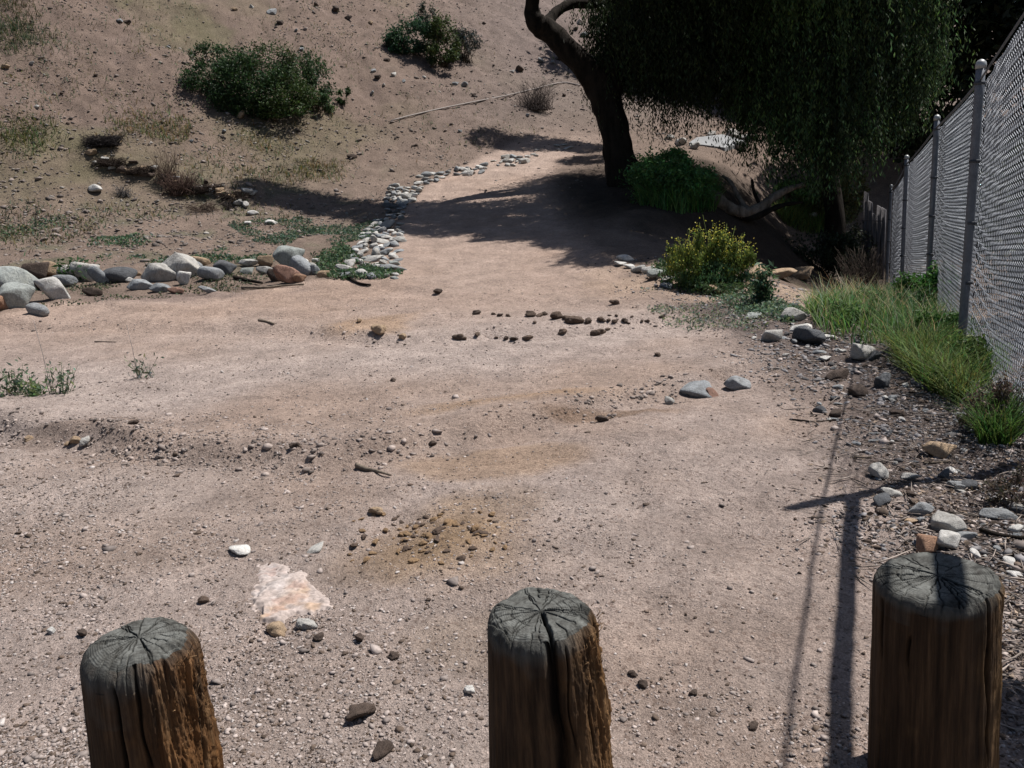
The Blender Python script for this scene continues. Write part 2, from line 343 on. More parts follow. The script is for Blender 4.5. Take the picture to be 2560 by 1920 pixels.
# ------------------------------------------------------------------ ground sheet
def build_ground():
    u_in = np.linspace(-.8, .8, 1000)
    k = np.arange(1, 41); step = u_in[1]-u_in[0]
    out = .8+np.cumsum(step*1.17**k); out = out[out < 14]
    u = np.concatenate([-out[::-1], u_in, out])
    ys = [1.3]
    while ys[-1] < 150: ys.append(ys[-1]+max(.008, .0048*ys[-1]))
    back = 1.3-np.cumsum(.02*1.12**np.arange(1, 48)); back = back[back > -60]
    Yr = np.concatenate([back[::-1], ys])
    wid = np.sqrt(np.maximum(Yr, 0)**2+1.6**2)
    X = u[None, :]*wid[:, None]; Y = np.repeat(Yr[:, None], len(u), 1)
    Z = terrain(X.ravel(), Y.ravel()).reshape(X.shape)
    V = np.stack([X, Y, Z], -1).reshape(-1, 3)
    r, c = X.shape; i = np.arange(r-1)[:, None]*c; j = np.arange(c-1)[None]
    Fc = np.stack([i+j, i+j+1, i+c+j+1, i+c+j], -1).reshape(-1, 4)
    x, y = V[:, 0], V[:, 1]
    pm = path_mask(x, y)
    ht = sstep(hill_t(x, y), -1.5, 2.5)
    nA = fbm(x*.5, y*.5, 41, 4); nB = fbm(x*1.7, y*1.7, 51, 4); nC = fbm(x*.22, y*.22, 61, 3)
    def mixv(a, b, m): return a*(1-m[:, None])+b*m[:, None]
    col = np.tile(np.array([.19, .152, .132]), (len(x), 1))                # verge
    hill = mixv(np.tile([.168, .132, .115], (len(x), 1)), np.tile([.155, .132, .100], (len(x), 1)), sstep(nC+.4*nA, -.2, .8))
    hill = mixv(hill, np.tile([.19, .150, .136], (len(x), 1)), sstep(nB, .2, 1.1)*.6)
    hill = mixv(hill, np.tile([.172, .146, .142], (len(x), 1)), sstep(x, -4, 2)*.7)
    col = mixv(col, hill, ht)
    path = mixv(np.tile([.372, .318, .300], (len(x), 1)), np.tile([.345, .278, .245], (len(x), 1)), sstep(nA+.3*nB, -.1, 1.0))
    path = mixv(path, np.tile([.400, .352, .338], (len(x), 1)), sstep(fbm(x*.35+9, y*.35, 71, 3), .1, .9)*.8)
    # reddish-brown stretch farther up the path
    path = mixv(path, np.tile([.345, .265, .222], (len(x), 1)), sstep(y, 7.5, 11)*.6)
    col = mixv(col, path, pm)
    def blob(px, py, rx, ry, c, k, hard=.5):
        P = march(px, py, z_base); d = np.hypot((x-P[0])/rx, (y-P[1])/ry)+.35*nB
        return mixv(col, np.tile(c, (len(x), 1)), k*(1-sstep(d, hard, 1.15)))
    col = blob(1180, 1340, .42, .55, (.33, .235, .145), .7, .1)
    col = blob(1000, 1390, .36, .35, (.31, .22, .135), .6, .1)
    col = blob(1320, 1010, .75, .28, (.34, .24, .16), .75, .15)
    col = blob(1230, 1150, .50, .30, (.33, .24, .17), .6)
    col = blob(950, 820, .6, .6, (.34, .24, .16), .6)
    col = blob(1180, 1590, .35, .2, (.33, .27, .22), .4)
    col = blob(150, 1090, .9, .25, (.19, .15, .13), .6)
    col = blob(700, 1130, .8, .16, (.24, .195, .175), .55)
    col = blob(1500, 1040, .5, .10, (.20, .14, .10), .7)
    col = blob(450, 740, 1.6, .35, (.20, .16, .15), .6)
    # darker grey debris along the right edge
    d = x-x_edge(y)
    lit = sstep(d+.25*nB, -.95, .0)*(1-sstep(y, 9.5, 13))*(1-sstep(d, 2.5, 3.5))
    col = mixv(col, np.tile([.125, .107, .105], (len(x), 1)), lit*.9)
    # pale sand in the creek bed
    P = at(1960, 722); dd = np.hypot((x-P[0])/2.5, (y-P[1])/1.9)+.3*nB
    col = mixv(col, np.tile([.36, .285, .235], (len(x), 1)), (1-sstep(dd, .6, 1.1))*.9)
    # ground colour darkened under the trees to deepen their shade
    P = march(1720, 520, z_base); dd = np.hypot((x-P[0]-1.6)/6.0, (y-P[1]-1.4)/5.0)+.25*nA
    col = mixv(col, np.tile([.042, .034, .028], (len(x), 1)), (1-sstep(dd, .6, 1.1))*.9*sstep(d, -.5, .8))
    # thin weedy green over the flat at the foot of the hill
    gr = sstep(nB+.6*nA, .1, 1.0)*sstep(-x, 2.2, 4)*sstep(y, 12.6, 14)*(1-sstep(hill_t(x, y), -.5, 1.5))
    col = mixv(col, np.tile([.105, .115, .078], (len(x), 1)), gr*.6)
    gr = sstep(nC+.5*nB, .1, .9)*ht*sstep(-x, -2, 8)
    col = mixv(col, np.tile([.115, .115, .068], (len(x), 1)), gr*.55)
    col = np.clip(col*np.array([1.04, .985, .93])*(1+.10*fbm(x*6, y*6, 81, 3))[:, None], .01, 1)
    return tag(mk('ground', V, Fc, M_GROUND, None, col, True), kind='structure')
build_ground()

# ------------------------------------------------------------------ rocks
def ico(sub):
    import bmesh
    bm = bmesh.new(); bmesh.ops.create_icosphere(bm, subdivisions=sub, radius=1)
    v = np.array([p.co[:] for p in bm.verts]); f = np.array([[q.index for q in t.verts] for t in bm.faces]); bm.free()
    return unit(v), f
ICO3, ICO2, ICO1 = ico(4), ico(2), ico(1)
def rock_shape(kind, seed, base=None):
    r = np.random.default_rng(seed); d, f = base or ICO3
    n = {'cobble': 9, 'angular': 8, 'slab': 8, 'clod': 14}[kind]; p = {'cobble': 5, 'angular': 22, 'slab': 16, 'clod': 9}[kind]
    nn = unit(r.normal(size=(n, 3))); nn = np.vstack([nn, -nn[:3], [[0, 0, -1]], [[0, 0, 1]]]); h = r.uniform(.72, 1.12, len(nn))
    R = (np.maximum(d @ nn.T, 0)/h) ** p
    rr = R.sum(1) ** (-1/p)
    ph = r.uniform(0, 6, 6); fr = r.normal(size=(6, 3))*3
    ns = sum(np.sin(d @ (fr[k]*(1+k*.7))+ph[k])/(1+k*.7) for k in range(6))
    rr = np.minimum(rr, 1.6)*(1+{'cobble': .012, 'angular': .02, 'slab': .02, 'clod': .07}[kind]*ns)
    v = d*rr[:, None]
    return v, f
ROCKS = {}
for kind, sc in (('cobble', (1, .75, .62)), ('angular', (1, .8, .72)), ('slab', (1, .72, .32)), ('clod', (1, .8, .66))):
    for k in range(4):
        v, f = rock_shape(kind, 100+17*k+len(kind))
        me_o = mk('stone', v*np.array(sc), f, M_ROCK, None, None, True)
        ROCKS[kind, k] = me_o.data; bpy.data.objects.remove(me_o)
PAL = {'white': (.55, .54, .52), 'pale': (.40, .39, .37), 'grey': (.25, .26, .27), 'blue': (.25, .265, .28), 'dark': (.10, .105, .115),
       'tan': (.34, .25, .17), 'red': (.25, .15, .115), 'orange': (.28, .17, .115), 'brown': (.075, .055, .045), 'green': (.27, .29, .28), 'clay': (.105, .075, .058), 'ochre': (.25, .165, .095)}
def rock(name, P, size, kind, color, label, cat, group=None, rz=None, tilt=None, sink=.25, k=None, stretch=(1, 1, 1)):
    o = bpy.data.objects.new(name, ROCKS[kind, random.randrange(4) if k is None else k]); COL.objects.link(o)
    sz = size*np.array(stretch)
    o.scale = sz
    tl = tilt if tilt is not None else (random.uniform(-.25, .25), random.uniform(-.25, .25))
    o.rotation_euler = (tl[0], tl[1], random.uniform(0, 6.28) if rz is None else rz)
    hz = size*stretch[2]*{'cobble': .62, 'angular': .72, 'slab': .32, 'clod': .66}[kind]
    o.location = (P[0], P[1], gz(P[0], P[1])+hz*(1-2*sink)+size*abs(tl[0])*.3)
    c = np.array(PAL[color])*random.uniform(.85, 1.15)
    o.color = (*c, 1)
    return tag(o, label, cat, group)
def px_size(px, P): return px/F*math.hypot(P[1], CAM_H-P[2])*.5   # a width in the photograph as a radius in metres

# the row of big stones across the left; (x, y of the foot, width, kind, colour, label)
ROW = [
 (22, 726, 128, 'cobble', 'green', 'large rounded grey-green boulder at the left end of the stone row', (0, 0), .1, (1, .9, 1.0)),
 (30, 772, 84, 'angular', 'green', 'grey-green wedge stone leaning under the largest boulder of the row', (.3, .2), .4, (1, .8, 1.1)),
 (-6, 782, 50, 'angular', 'orange', 'orange-red stone lowest at the left end of the stone row', (.2, .3), 1.2, (1, .9, 1.1)),
 (84, 790, 74, 'cobble', 'grey', 'lumpy grey stone half buried below the green-grey boulder', (0, 0), .3, (1, .9, .8)),
 (88, 700, 66, 'angular', 'brown', 'dark brown stone with a pale top edge behind the white rock', (0, 0), 0, (1, .8, .9)),
 (118, 692, 66, 'angular', 'tan', 'beige stone at the back of the row behind the dark brown one', (0, 0), .5, (1, .8, .9)),
 (92, 728, 60, 'cobble', 'brown', 'brown rounded stone wedged between the boulder and the white rock', (0, 0), .1, (1, .8, .8)),
 (130, 752, 92, 'angular', 'white', 'bright white quartz rock tilted at the front of the stone row', (.1, .75), .1, (1.15, .6, .8)),
 (152, 722, 70, 'cobble', 'blue', 'blue-grey speckled stone just behind the white quartz rock', (0, 0), .2, (1, .8, .9)),
 (180, 698, 72, 'angular', 'pale', 'pale lichen-streaked stone behind the spiky green weed', (0, 0), 0, (1, .8, .7)),
 (208, 706, 66, 'angular', 'pale', 'pale blue-grey faceted stone beside the spiky green weed', (.2, .3), .2, (1, .8, 1.0)),
 (242, 715, 62, 'cobble', 'blue', 'egg-shaped blue-grey cobble standing tilted in the row', (.1, .8), .2, (1.25, .8, 1.15)),
 (292, 708, 80, 'cobble', 'dark', 'dark slate-coloured cobble with a smooth rounded top', (.1, -.1), .2, (1.15, .9, 1.0)),
 (330, 692, 26, 'angular', 'tan', 'small beige stone behind the dark slate cobble', (0, 0), 0, (1, 1, 1)),
 (318, 710, 22, 'angular', 'white', 'small white stone at the foot of the dark slate cobble', (0, 0), 0, (1, 1, .9)),
 (222, 742, 40, 'angular', 'brown', 'small reddish brown clod in front of the egg-shaped cobble', (0, 0), 0, (1, .9, .9)),
 (388, 706, 88, 'slab', 'pale', 'flat pale grey slab lying left of the pointed white stone', (.05, .1), .1, (1, .8, 1.7)),
 (450, 700, 96, 'slab', 'pale', 'long light grey stone sloping down to the right in the row', (.1, .42), .2, (1.1, .8, 2.0)),
 (456, 716, 40, 'angular', 'white', 'pointed white stone under the long sloping light grey one', (.2, .3), .1, (.8, .8, 1.2)),
 (470, 672, 60, 'cobble', 'blue', 'blue-grey cobble with a white cap behind the long pale stone', (.1, .3), .2, (1.1, .8, .8)),
 (494, 668, 56, 'cobble', 'tan', 'tan cobble at the back beside the white-capped cobble', (.0, .2), .2, (1.1, .8, .8)),
 (522, 705, 76, 'cobble', 'blue', 'big pale blue-grey cobble with a dome-shaped top', (.1, .15), .2, (1, .9, .95)),
 (556, 688, 54, 'angular', 'dark', 'dark blue-grey angular stone behind the dome-shaped cobble', (.1, .4), .2, (1, .8, 1.0)),
 (340, 728, 62, 'slab', 'blue', 'flat blue-grey slab bedded in the dirt in front of the row', (0, .1), .2, (1, .8, 1.4)),
 (395, 734, 60, 'slab', 'blue', 'small flat slab beside the other one in front of the row', (0, .25), .2, (1, .8, 1.2)),
 (432, 738, 34, 'angular', 'red', 'small dull red stone in the dirt before the row', (0, 0), 0, (1, .9, .7)),
 (515, 738, 50, 'slab', 'grey', 'grey splintered slab on the dirt below the dome-shaped cobble', (.1, .35), .5, (1, .5, 1.0)),
 (617, 671, 54, 'slab', 'pale', 'narrow white slab lying in the weeds of the row', (0, -.05), 0, (1, .6, 1.2)),
 (664, 672, 42, 'angular', 'tan', 'pale tan stone in the weeds next to the narrow white slab', (0, 0), 0, (1, .8, .9)),
 (612, 688, 36, 'angular', 'green', 'greenish grey stone sunk in weeds in the gap of the row', (0, 0), .4, (1, .8, .8)),
 (658, 690, 36, 'angular', 'pale', 'pale lumpy stone left of the red rock', (0, 0), 0, (1, .8, .9)),
 (718, 668, 76, 'angular', 'green', 'tall grey-green rock on top of the cairn-like heap', (.1, .2), .2, (1, .8, 1.05)),
 (752, 690, 84, 'cobble', 'blue', 'large blue-grey rock at the right of the cairn-like heap', (.1, .3), .2, (1, .9, 1.05)),
 (688, 706, 44, 'angular', 'brown', 'dark brown block at the left of the red rock', (0, .1), .1, (.9, .8, 1.2)),
 (716, 712, 62, 'angular', 'red', 'brick-red angular rock at the front of the heap', (.1, .3), .2, (1, .8, 1.1)),
 (744, 712, 34, 'angular', 'orange', 'small orange rock touching the brick-red one', (.1, .3), .1, (1, .8, 1)),
 (759, 660, 28, 'cobble', 'white', 'small white cobble behind the heap, nearest the grey-green rock', (0, 0), 0, (1, .8, .8)),
 (786, 658, 26, 'cobble', 'white', 'small white cobble behind the heap, next to the weeds', (0, 0), 0, (1, .8, .8)),
 (778, 672, 34, 'cobble', 'pale', 'pale cobble above the upright grey stone', (0, 0), 0, (1, .8, .8)),
 (783, 692, 28, 'angular', 'grey', 'upright dark grey stone between the heap and the cream block', (0, 0), 0, (.8, .8, 1.5)),
 (804, 696, 32, 'angular', 'tan', 'cream-coloured blocky stone at the right end of the heap', (0, 0), 0, (1, .8, 1)),
]
for x, y, w, kd, c, lab, tl, rz, st in ROW:
    P = at(x, y); P = P+np.array([0, .12, 0]); rock('stone', P, px_size(w, P)*.84, kd, c, lab, 'stone', 'stones of the row at the left', rz=rz, tilt=tl, sink=.16, stretch=(st[0]*.92, st[1], st[2]*1.18))

# the loose cobbles along the left edge of the path
used_lab = {}
def border(poly, n, wpx, cols, where, group):
    """cobbles scattered in a quadrilateral of the photograph"""
    (a, b, c, d) = [np.array(q, float) for q in poly]; out = []; tries = 0
    while len(out) < n and tries < n*60:
        tries += 1
        s, t = random.random(), random.random()
        q = (a*(1-s)+b*s)*(1-t)+(d*(1-s)+c*s)*t
        w = random.uniform(*wpx)*(1.0 if random.random() < .8 else 1.45)
        if any(abs(q[0]-o[0]) < .30*(w+o[2]) and abs(q[1]-o[1]) < .14*(w+o[2]) for o in out): continue
        out.append((q[0], q[1], w))
    for x, y, w in out:
        P = at(x, y); cl = random.choice(cols)
        word = {'white': 'whitish', 'pale': 'pale grey', 'grey': 'mid grey', 'blue': 'blue-grey', 'tan': 'tan', 'green': 'greenish grey', 'dark': 'dark'}[cl]
        rock('cobble', P, px_size(w, P), random.choice(['cobble', 'cobble', 'slab', 'angular']), cl, f'{word} cobble {where}', 'cobble', group, sink=.3,
             stretch=(1, random.uniform(.75, 1), random.uniform(.7, 1.1)))
CG = 'cobbles bordering the left side of the path'
mixw = ['white', 'white', 'pale', 'pale', 'pale', 'grey', 'blue']
border([(872, 640), (990, 655), (990, 700), (860, 690)], 30, (22, 40), mixw+['green'], 'at the weedy near end of the left path border', CG)
border([(905, 585), (1000, 600), (995, 655), (880, 640)], 60, (20, 36), mixw, 'in the broad sunlit heap of the left path border', CG)
border([(945, 545), (1005, 560), (1002, 602), (905, 590)], 42, (18, 32), mixw, 'in the left border just before the tree shadow', CG)
border([(965, 500), (1015, 505), (1010, 548), (965, 545)], 22, (16, 26), ['blue', 'grey', 'pale', 'dark'], 'lying in the tree shadow on the left border', CG)
border([(970, 465), (1060, 470), (1030, 505), (970, 500)], 32, (14, 26), mixw, 'in the left border just past the tree shadow', CG)
border([(1050, 440), (1120, 432), (1100, 455), (1040, 468)], 14, (13, 22), mixw, 'in the left border beside the sunlit brown patch', CG)
border([(1140, 425), (1215, 412), (1205, 436), (1140, 440)], 14, (13, 22), mixw, 'where the left border begins to curve right', CG)
border([(1230, 398), (1320, 390), (1315, 412), (1240, 418)], 16, (12, 22), mixw, 'in the small heap at the far bend of the border', CG)
border([(1320, 378), (1345, 376), (1345, 392), (1320, 394)], 4, (12, 16), ['white', 'pale'], 'beyond the heap at the far bend', CG)
border([(1390, 362), (1420, 360), (1420, 380), (1390, 382)], 4, (12, 18), ['white', 'pale'], 'in the shade left of the trunk, far up the path', CG)
# right border
RG = 'stones bordering the right side of the path'
for x, y, w, kd, c, lab in [
 (1562, 652, 34, 'cobble', 'white', 'white-topped cobble at the far end of the right border'),
 (1552, 662, 30, 'slab', 'white', 'bright flat white cobble beside the far end of the right border'),
 (1578, 670, 30, 'slab', 'white', 'third white cobble from the far end of the right border'),
 (1598, 680, 34, 'cobble', 'pale', 'pale rounded cobble left of the yellow-flowered bush'),
 (1622, 684, 26, 'angular', 'white', 'small white stone nearest the bush in the right border'),
 (1640, 694, 36, 'angular', 'green', 'greenish stone touching the foot of the yellow-flowered bush'),
 (1672, 704, 44, 'slab', 'pale', 'pale tilted slab at the foot of the yellow-flowered bush'),
 (1662, 718, 40, 'slab', 'grey', 'flat grey slab just in front of the pale tilted one'),
 (1780, 728, 66, 'slab', 'tan', 'yellowish flat slab in front of the yellow-flowered bush'),
 (1750, 718, 26, 'angular', 'tan', 'small cream stone beside the yellowish flat slab'),
 (1798, 762, 14, 'cobble', 'white', 'tiny white pebble alone on the bank below the flat slab'),
 (1885, 794, 46, 'slab', 'green', 'long mint-grey slab in the low weeds'),
 (1980, 800, 50, 'angular', 'pale', 'pale stone at the edge of the bright grass'),
 (2004, 826, 64, 'slab', 'white', 'whitish slab leaning on the dark boulder'),
 (2024, 858, 66, 'angular', 'dark', 'dark boulder with a flat lit top beside the grass'),
 (2070, 846, 36, 'slab', 'white', 'small white slab right of the dark boulder'),
 (1928, 852, 50, 'angular', 'pale', 'rough pale grey rock left of the dark boulder'),
 (1885, 848, 14, 'cobble', 'white', 'tiny cream pebble left of the rough pale rock'),
 (2156, 896, 52, 'angular', 'pale', 'pale stone in the debris below the grass'),
 (2186, 896, 30, 'angular', 'dark', 'dark stone right of the pale one in the debris'),
 (2060, 900, 38, 'slab', 'white', 'thin white flake in the grey debris'),
 (2094, 948, 42, 'angular', 'brown', 'dark red-brown block standing in the debris'),
 (2148, 990, 44, 'angular', 'brown', 'brown rock with a pale upper face in the debris'),
 (2088, 1040, 30, 'angular', 'brown', 'small reddish block between two twigs in the debris'),
 (2208, 966, 42, 'angular', 'dark', 'blackish rock at the edge of the yellow grass'),
 (1748, 985, 86, 'slab', 'blue', 'flat blue-grey slab bedded in the dirt at the path edge'),
 (1842, 972, 50, 'angular', 'grey', 'grey faceted stone right of the bedded blue-grey slab'),
 (1775, 992, 34, 'angular', 'red', 'reddish stone below the bedded blue-grey slab'),
 (1672, 1010, 26, 'angular', 'pale', 'single pale stone above the orange bank on the path'),
 (2345, 1138, 58, 'angular', 'tan', 'tan rock among sticks below the grass'),
 (2200, 1192, 46, 'angular', 'pale', 'white-edged stone above the dark round one'),
 (2270, 1196, 46, 'slab', 'pale', 'pinkish flat stone right of the white-edged one'),
 (2206, 1256, 46, 'cobble', 'dark', 'dark round stone lying on the right edge of the path'),
 (2240, 1236, 24, 'cobble', 'pale', 'small pale stone against the dark round one'),
 (2300, 1285, 46, 'angular', 'grey', 'squarish grey stone above the orange wedge'),
 (2276, 1306, 34, 'slab', 'tan', 'small cream flake left of the white rock'),
 (2372, 1325, 64, 'angular', 'pale', 'whitish rock with a dark shaded face'),
 (2316, 1372, 62, 'angular', 'orange', 'orange-brown wedge of rock behind the nearest post'),
 (2368, 1366, 62, 'angular', 'white', 'bright white rock right of the orange-brown wedge'),
 (2420, 1222, 46, 'cobble', 'dark', 'dark rounded stone in the shade near the fence'),
 (2500, 1292, 70, 'slab', 'grey', 'long grey stone in the shade by the fence'),
 (2524, 1412, 34, 'cobble', 'white', 'small white cobble right of the post top'),
 (2534, 1442, 30, 'cobble', 'white', 'second white cobble right of the post top'),
 ]:
    P = at(x, y); rock('stone', P, px_size(w, P), kd, c, lab, 'stone', RG, sink=.18)
CREEK = 'boulders round the creek bed'
for x, y, w, c, lab in [(1890, 692, 60, 'tan', 'tan boulder at the far side of the sandy bed, next to the bush'), (1950, 694, 60, 'tan', 'light tan boulder in the middle of the far sandy edge'),
                        (2000, 692, 50, 'tan', 'thin tan ledge stone at the right of the far sandy edge'), (1884, 722, 54, 'tan', 'weathered tan stone between the bush and the tall weed'),
                        (1982, 768, 24, 'dark', 'dark stone at the near edge of the sandy bed'), (2030, 545, 30, 'pale', 'pale stone on the dark bank under the trees')]:
    P = at(x, y); rock('boulder', P, px_size(w, P), 'angular', c, lab, 'stone', CREEK, sink=.25, stretch=(1, 1, .7))

# dark clods dropped on the path
KG = 'dark clods lying on the path'
for x, y, w, lab in [
 (1192, 786, 28, 'dark clod at the left end of the long clod line'), (1233, 787, 14, 'small clod second in the long clod line'), (1250, 791, 16, 'dark pointed clod third in the long clod line'), (1270, 791, 16, 'flat clod fourth in the long clod line'),
 (1328, 790, 32, 'big squat clod where the long clod line thickens'), (1348, 792, 22, 'clod joined to the right of the big squat one'), (1360, 788, 20, 'upright clod on the thick part of the line'),
 (1392, 796, 40, 'long crumbly clod in the middle of the line'), (1412, 797, 22, 'round clod at the end of the long crumbly one'),
 (1430, 808, 44, 'long low clod below the crumbly one'), (1446, 802, 24, 'lumpy clod on the long low one'), (1470, 808, 28, 'tall round clod in the right half of the line'),
 (1502, 802, 24, 'peaked clod right of the tall round one'), (1522, 803, 16, 'small flat clod right of the peaked one'), (1538, 806, 20, 'clod below the pair of tiny crumbs'),
 (1541, 791, 12, 'tiny crumb of earth above the line'), (1523, 790, 9, 'tiniest crumb of earth above the line'), (1561, 804, 22, 'blackest round clod at the right of the line'), (1572, 810, 10, 'crumb at the foot of the blackest clod'),
 (1580, 793, 9, 'crumb of earth far right above the line'), (1605, 805, 14, 'left one of two clods past the line end'), (1619, 805, 14, 'right one of two clods past the line end'), (1656, 794, 16, 'dark clod at the edge of the pale weeds'),
 (1338, 808, 14, 'lone clod just below the thick line'), (1148, 848, 30, 'big round clod at the left of the lower line'), (1162, 849, 16, 'clod touching the big round one of the lower line'),
 (1192, 838, 20, 'flat clod above the lower line'), (1240, 846, 12, 'small clod in the middle of the lower line'), (1266, 848, 18, 'first of the two black clods in the lower line'), (1286, 850, 20, 'second of the two black clods in the lower line'),
 (1316, 850, 26, 'elongated clod ending the lower line'), (1408, 832, 26, 'crumbly clod between the two lines'), (1494, 838, 36, 'large brown clod right between the two lines'), (1520, 826, 14, 'small sliver of clod above the large brown one'),
 (1096, 733, 28, 'dark clod alone higher up the path'), (1538, 760, 24, 'dumbbell-shaped crumb near the right of the path'), (948, 832, 46, 'ochre flat lump left on the path'), (1008, 846, 30, 'beige lump right of the ochre one'),
 (898, 805, 20, 'pale brown lump left above the ochre one'), (1646, 890, 22, 'pointed clod alone on the pale stretch of path'), (982, 952, 18, 'dark clod alone left of the orange bank'),
 (1504, 1055, 36, 'dark clod at the foot of the orange bank'), (1082, 1112, 24, 'dark clod below the left of the orange bank'), (945, 1284, 42, 'brown clod above the ochre patch of ground'),
 (736, 1118, 30, 'dark splinter of earth near the left ridge'), (905, 1785, 62, 'dark clod with a pale top between the two left posts'), (958, 1884, 56, 'dark angular stone near the lower edge, left of the middle post'),
 (1606, 1715, 34, 'dark stone right of the middle post, lower of two'), (1580, 1688, 26, 'dark stone right of the middle post, upper of two'), (208, 1588, 34, 'dark brown stone behind the left post'),
 (798, 1598, 34, 'dark stone in front of the bedded pink rock'), (690, 1584, 62, 'mossy ochre stone below the bedded pink rock'), (760, 1570, 50, 'pale stone with dark underside below the pink rock'),
 (900, 1600, 34, 'dark pebble right of the stones below the pink rock'), (985, 1645, 34, 'dark pebble left of the middle post'), (334, 1060, 26, 'dark clod above the left ridge'),
 (190, 1105, 34, 'rounded tan cobble in the left ridge gully'), (214, 1110, 40, 'pale cobble in front of the tan one in the gully'), (170, 1112, 20, 'small cream pebble left in the gully'),
 (72, 1100, 26, 'beige stone at the far left of the gully'), (510, 1505, 34, 'whitish flat pebble right behind the left post'), (130, 1582, 30, 'white pebble left behind the left post'),
 (1170, 1730, 34, 'white flake left of the middle post'), (1885, 1822, 30, 'small dark twig-like clod left of the pole shadow'), (1735, 1735, 26, 'dark crumb midway between middle post and pole shadow'),
 (2230, 1000, 30, 'grey stone high in the debris by the yellow grass')]:
    P = at(x, y)
    cl = 'clay'
    for kw, cc in (('white', 'white'), ('pale cobble', 'pale'), ('pale stone', 'pale'), ('tan', 'tan'), ('cream', 'tan'), ('beige', 'tan'), ('ochre', 'tan'), ('pale brown', 'tan'), ('grey stone', 'grey'), ('black', 'brown'), ('dark', 'brown')):
        if kw in lab: cl = cc; break
    rock('clod' if 'clod' in lab or 'crumb' in lab or 'lump' in lab else 'stone', P, px_size(w, P)*.85, 'clod', cl, lab, 'clod' if 'clod' in lab or 'crumb' in lab or 'lump' in lab else 'stone', KG, sink=.22)

# the bedded pink and white rock in the path
def bedded_rock():
    W = np.array([at(*q)[:2] for q in [(640, 1410), (690, 1400), (760, 1415), (800, 1470), (860, 1530), (800, 1534), (740, 1534), (700, 1556), (652, 1552), (632, 1505), (640, 1450)]])
    lo, hi = W.min(0)-.08, W.max(0)+.08; n = 260
    gx, gy = np.meshgrid(np.linspace(lo[0], hi[0], n), np.linspace(lo[1], hi[1], n)); x, y = gx.ravel(), gy.ravel()
    d, _ = poly_dist(x, y, [tuple(q) for q in W]+[tuple(W[0])]); ins = np.zeros(len(x), bool); k = len(W)-1
    for a in range(len(W)):
        c = ((W[a, 1] > y) != (W[k, 1] > y)) & (x < (W[k, 0]-W[a, 0])*(y-W[a, 1])/(W[k, 1]-W[a, 1]+1e-12)+W[a, 0]); ins ^= c; k = a
    sd = np.where(ins, d, -d)+.020*fbm(x*22, y*22, 7, 3)
    ctr = W.mean(0); q = np.clip(.5+((x-ctr[0])*.9+(y-ctr[1])*1.2)/(hi[0]-lo[0])*1.1, 0, 1)      # sunk deeper on its far and right sides
    h = (.026-.020*q)*sstep(sd, -.012, .012+.05*q)+.010*np.abs(fbm(x*13, y*13, 92, 3))*sstep(sd, 0, .04)-.006
    facet = np.round(fbm(x*8, y*8, 98, 2)*2.5)/2.5; h = h+.006*facet*sstep(sd, .01, .05)
    V = np.stack([x, y, terrain(x, y)+h], -1)
    m = sstep(fbm(x*6, y*6, 93, 3)*.6+(ctr[1]-y)*4.5+.1, -.2, .5)[:, None]; g = sstep(fbm(x*16, y*16, 95, 4), .2, .8)[:, None]
    cc = np.array([.345, .305, .29])*(1-m)+np.array([.36, .265, .20])*m; cc = cc*(1-g*.5)+np.array([.27, .17, .14])*g*.5
    e = (1-sstep(sd+.06*fbm(x*15, y*15, 97, 4)-.045*q, -.01, .05+.05*q))[:, None]; cc = (cc*(1-e)+np.array([.345, .29, .265])*e)*(1+.16*fbm(x*45, y*45, 99, 3))[:, None]
    i = np.arange(n-1)[:, None]*n; jj = np.arange(n-1)[None]; Fq = np.stack([i+jj, i+jj+1, i+n+jj+1, i+n+jj], -1).reshape(-1, 4); Fq = Fq[(sd[Fq] > -.02).all(1)]
    used = np.unique(Fq); mp = np.zeros(len(x), int); mp[used] = np.arange(len(used)); c3 = np.array([ctr[0], ctr[1], gz(*ctr)])
    o = mk('bedded_rock', V[used]-c3, mp[Fq], M_PEB, None, np.clip(cc[used], .01, 1), True); o.location = c3
    tag(o, 'pink and white rock bedded flush in the path between the left and middle posts', 'rock')
bedded_rock()
P = at(598, 1378); rock('stone', P, px_size(52, P), 'slab', 'white', 'white crumbly stone flush in the dirt above the bedded pink rock', 'stone', sink=.3)
P = at(790, 1375); rock('stone', P, px_size(48, P), 'slab', 'pale', 'pale tilted stone right above the bedded pink rock', 'stone', sink=.3)

# hillside stones
HG = 'stones scattered on the hillside'
hill_spots = [(870, 48, 22), (926, 60, 18), (1210, 60, 14), (968, 152, 18), (1080, 168, 14), (1300, 178, 34), (1280, 182, 18), (1160, 215, 24), (1138, 212, 20), (1352, 155, 24), (1398, 150, 24), (1382, 158, 18), (970, 90, 14),
              (600, 295, 34), (700, 60, 22), (740, 78, 14), (318, 60, 22), (420, 120, 14), (300, 55, 20), (680, 35, 30), (840, 28, 30), (790, 15, 20), (560, 330, 18), (480, 355, 14), (680, 320, 14), (745, 330, 14), (80, 160, 16), (15, 170, 22),
              (240, 190, 14), (155, 235, 14), (92, 270, 18), (170, 310, 12), (1150, 330, 14), (1000, 285, 10), (1040, 365, 14), (880, 395, 26), (1320, 290, 14), (1410, 240, 16), (630, 20, 16), (585, 25, 18), (755, 125, 16),
              (1450, 60, 24), (1460, 90, 24), (1440, 75, 16), (1430, 110, 16), (935, 180, 20), (945, 195, 22), (985, 190, 20), (960, 215, 14), (1010, 205, 16), (1060, 195, 14), (1185, 240, 16), (930, 235, 16)]
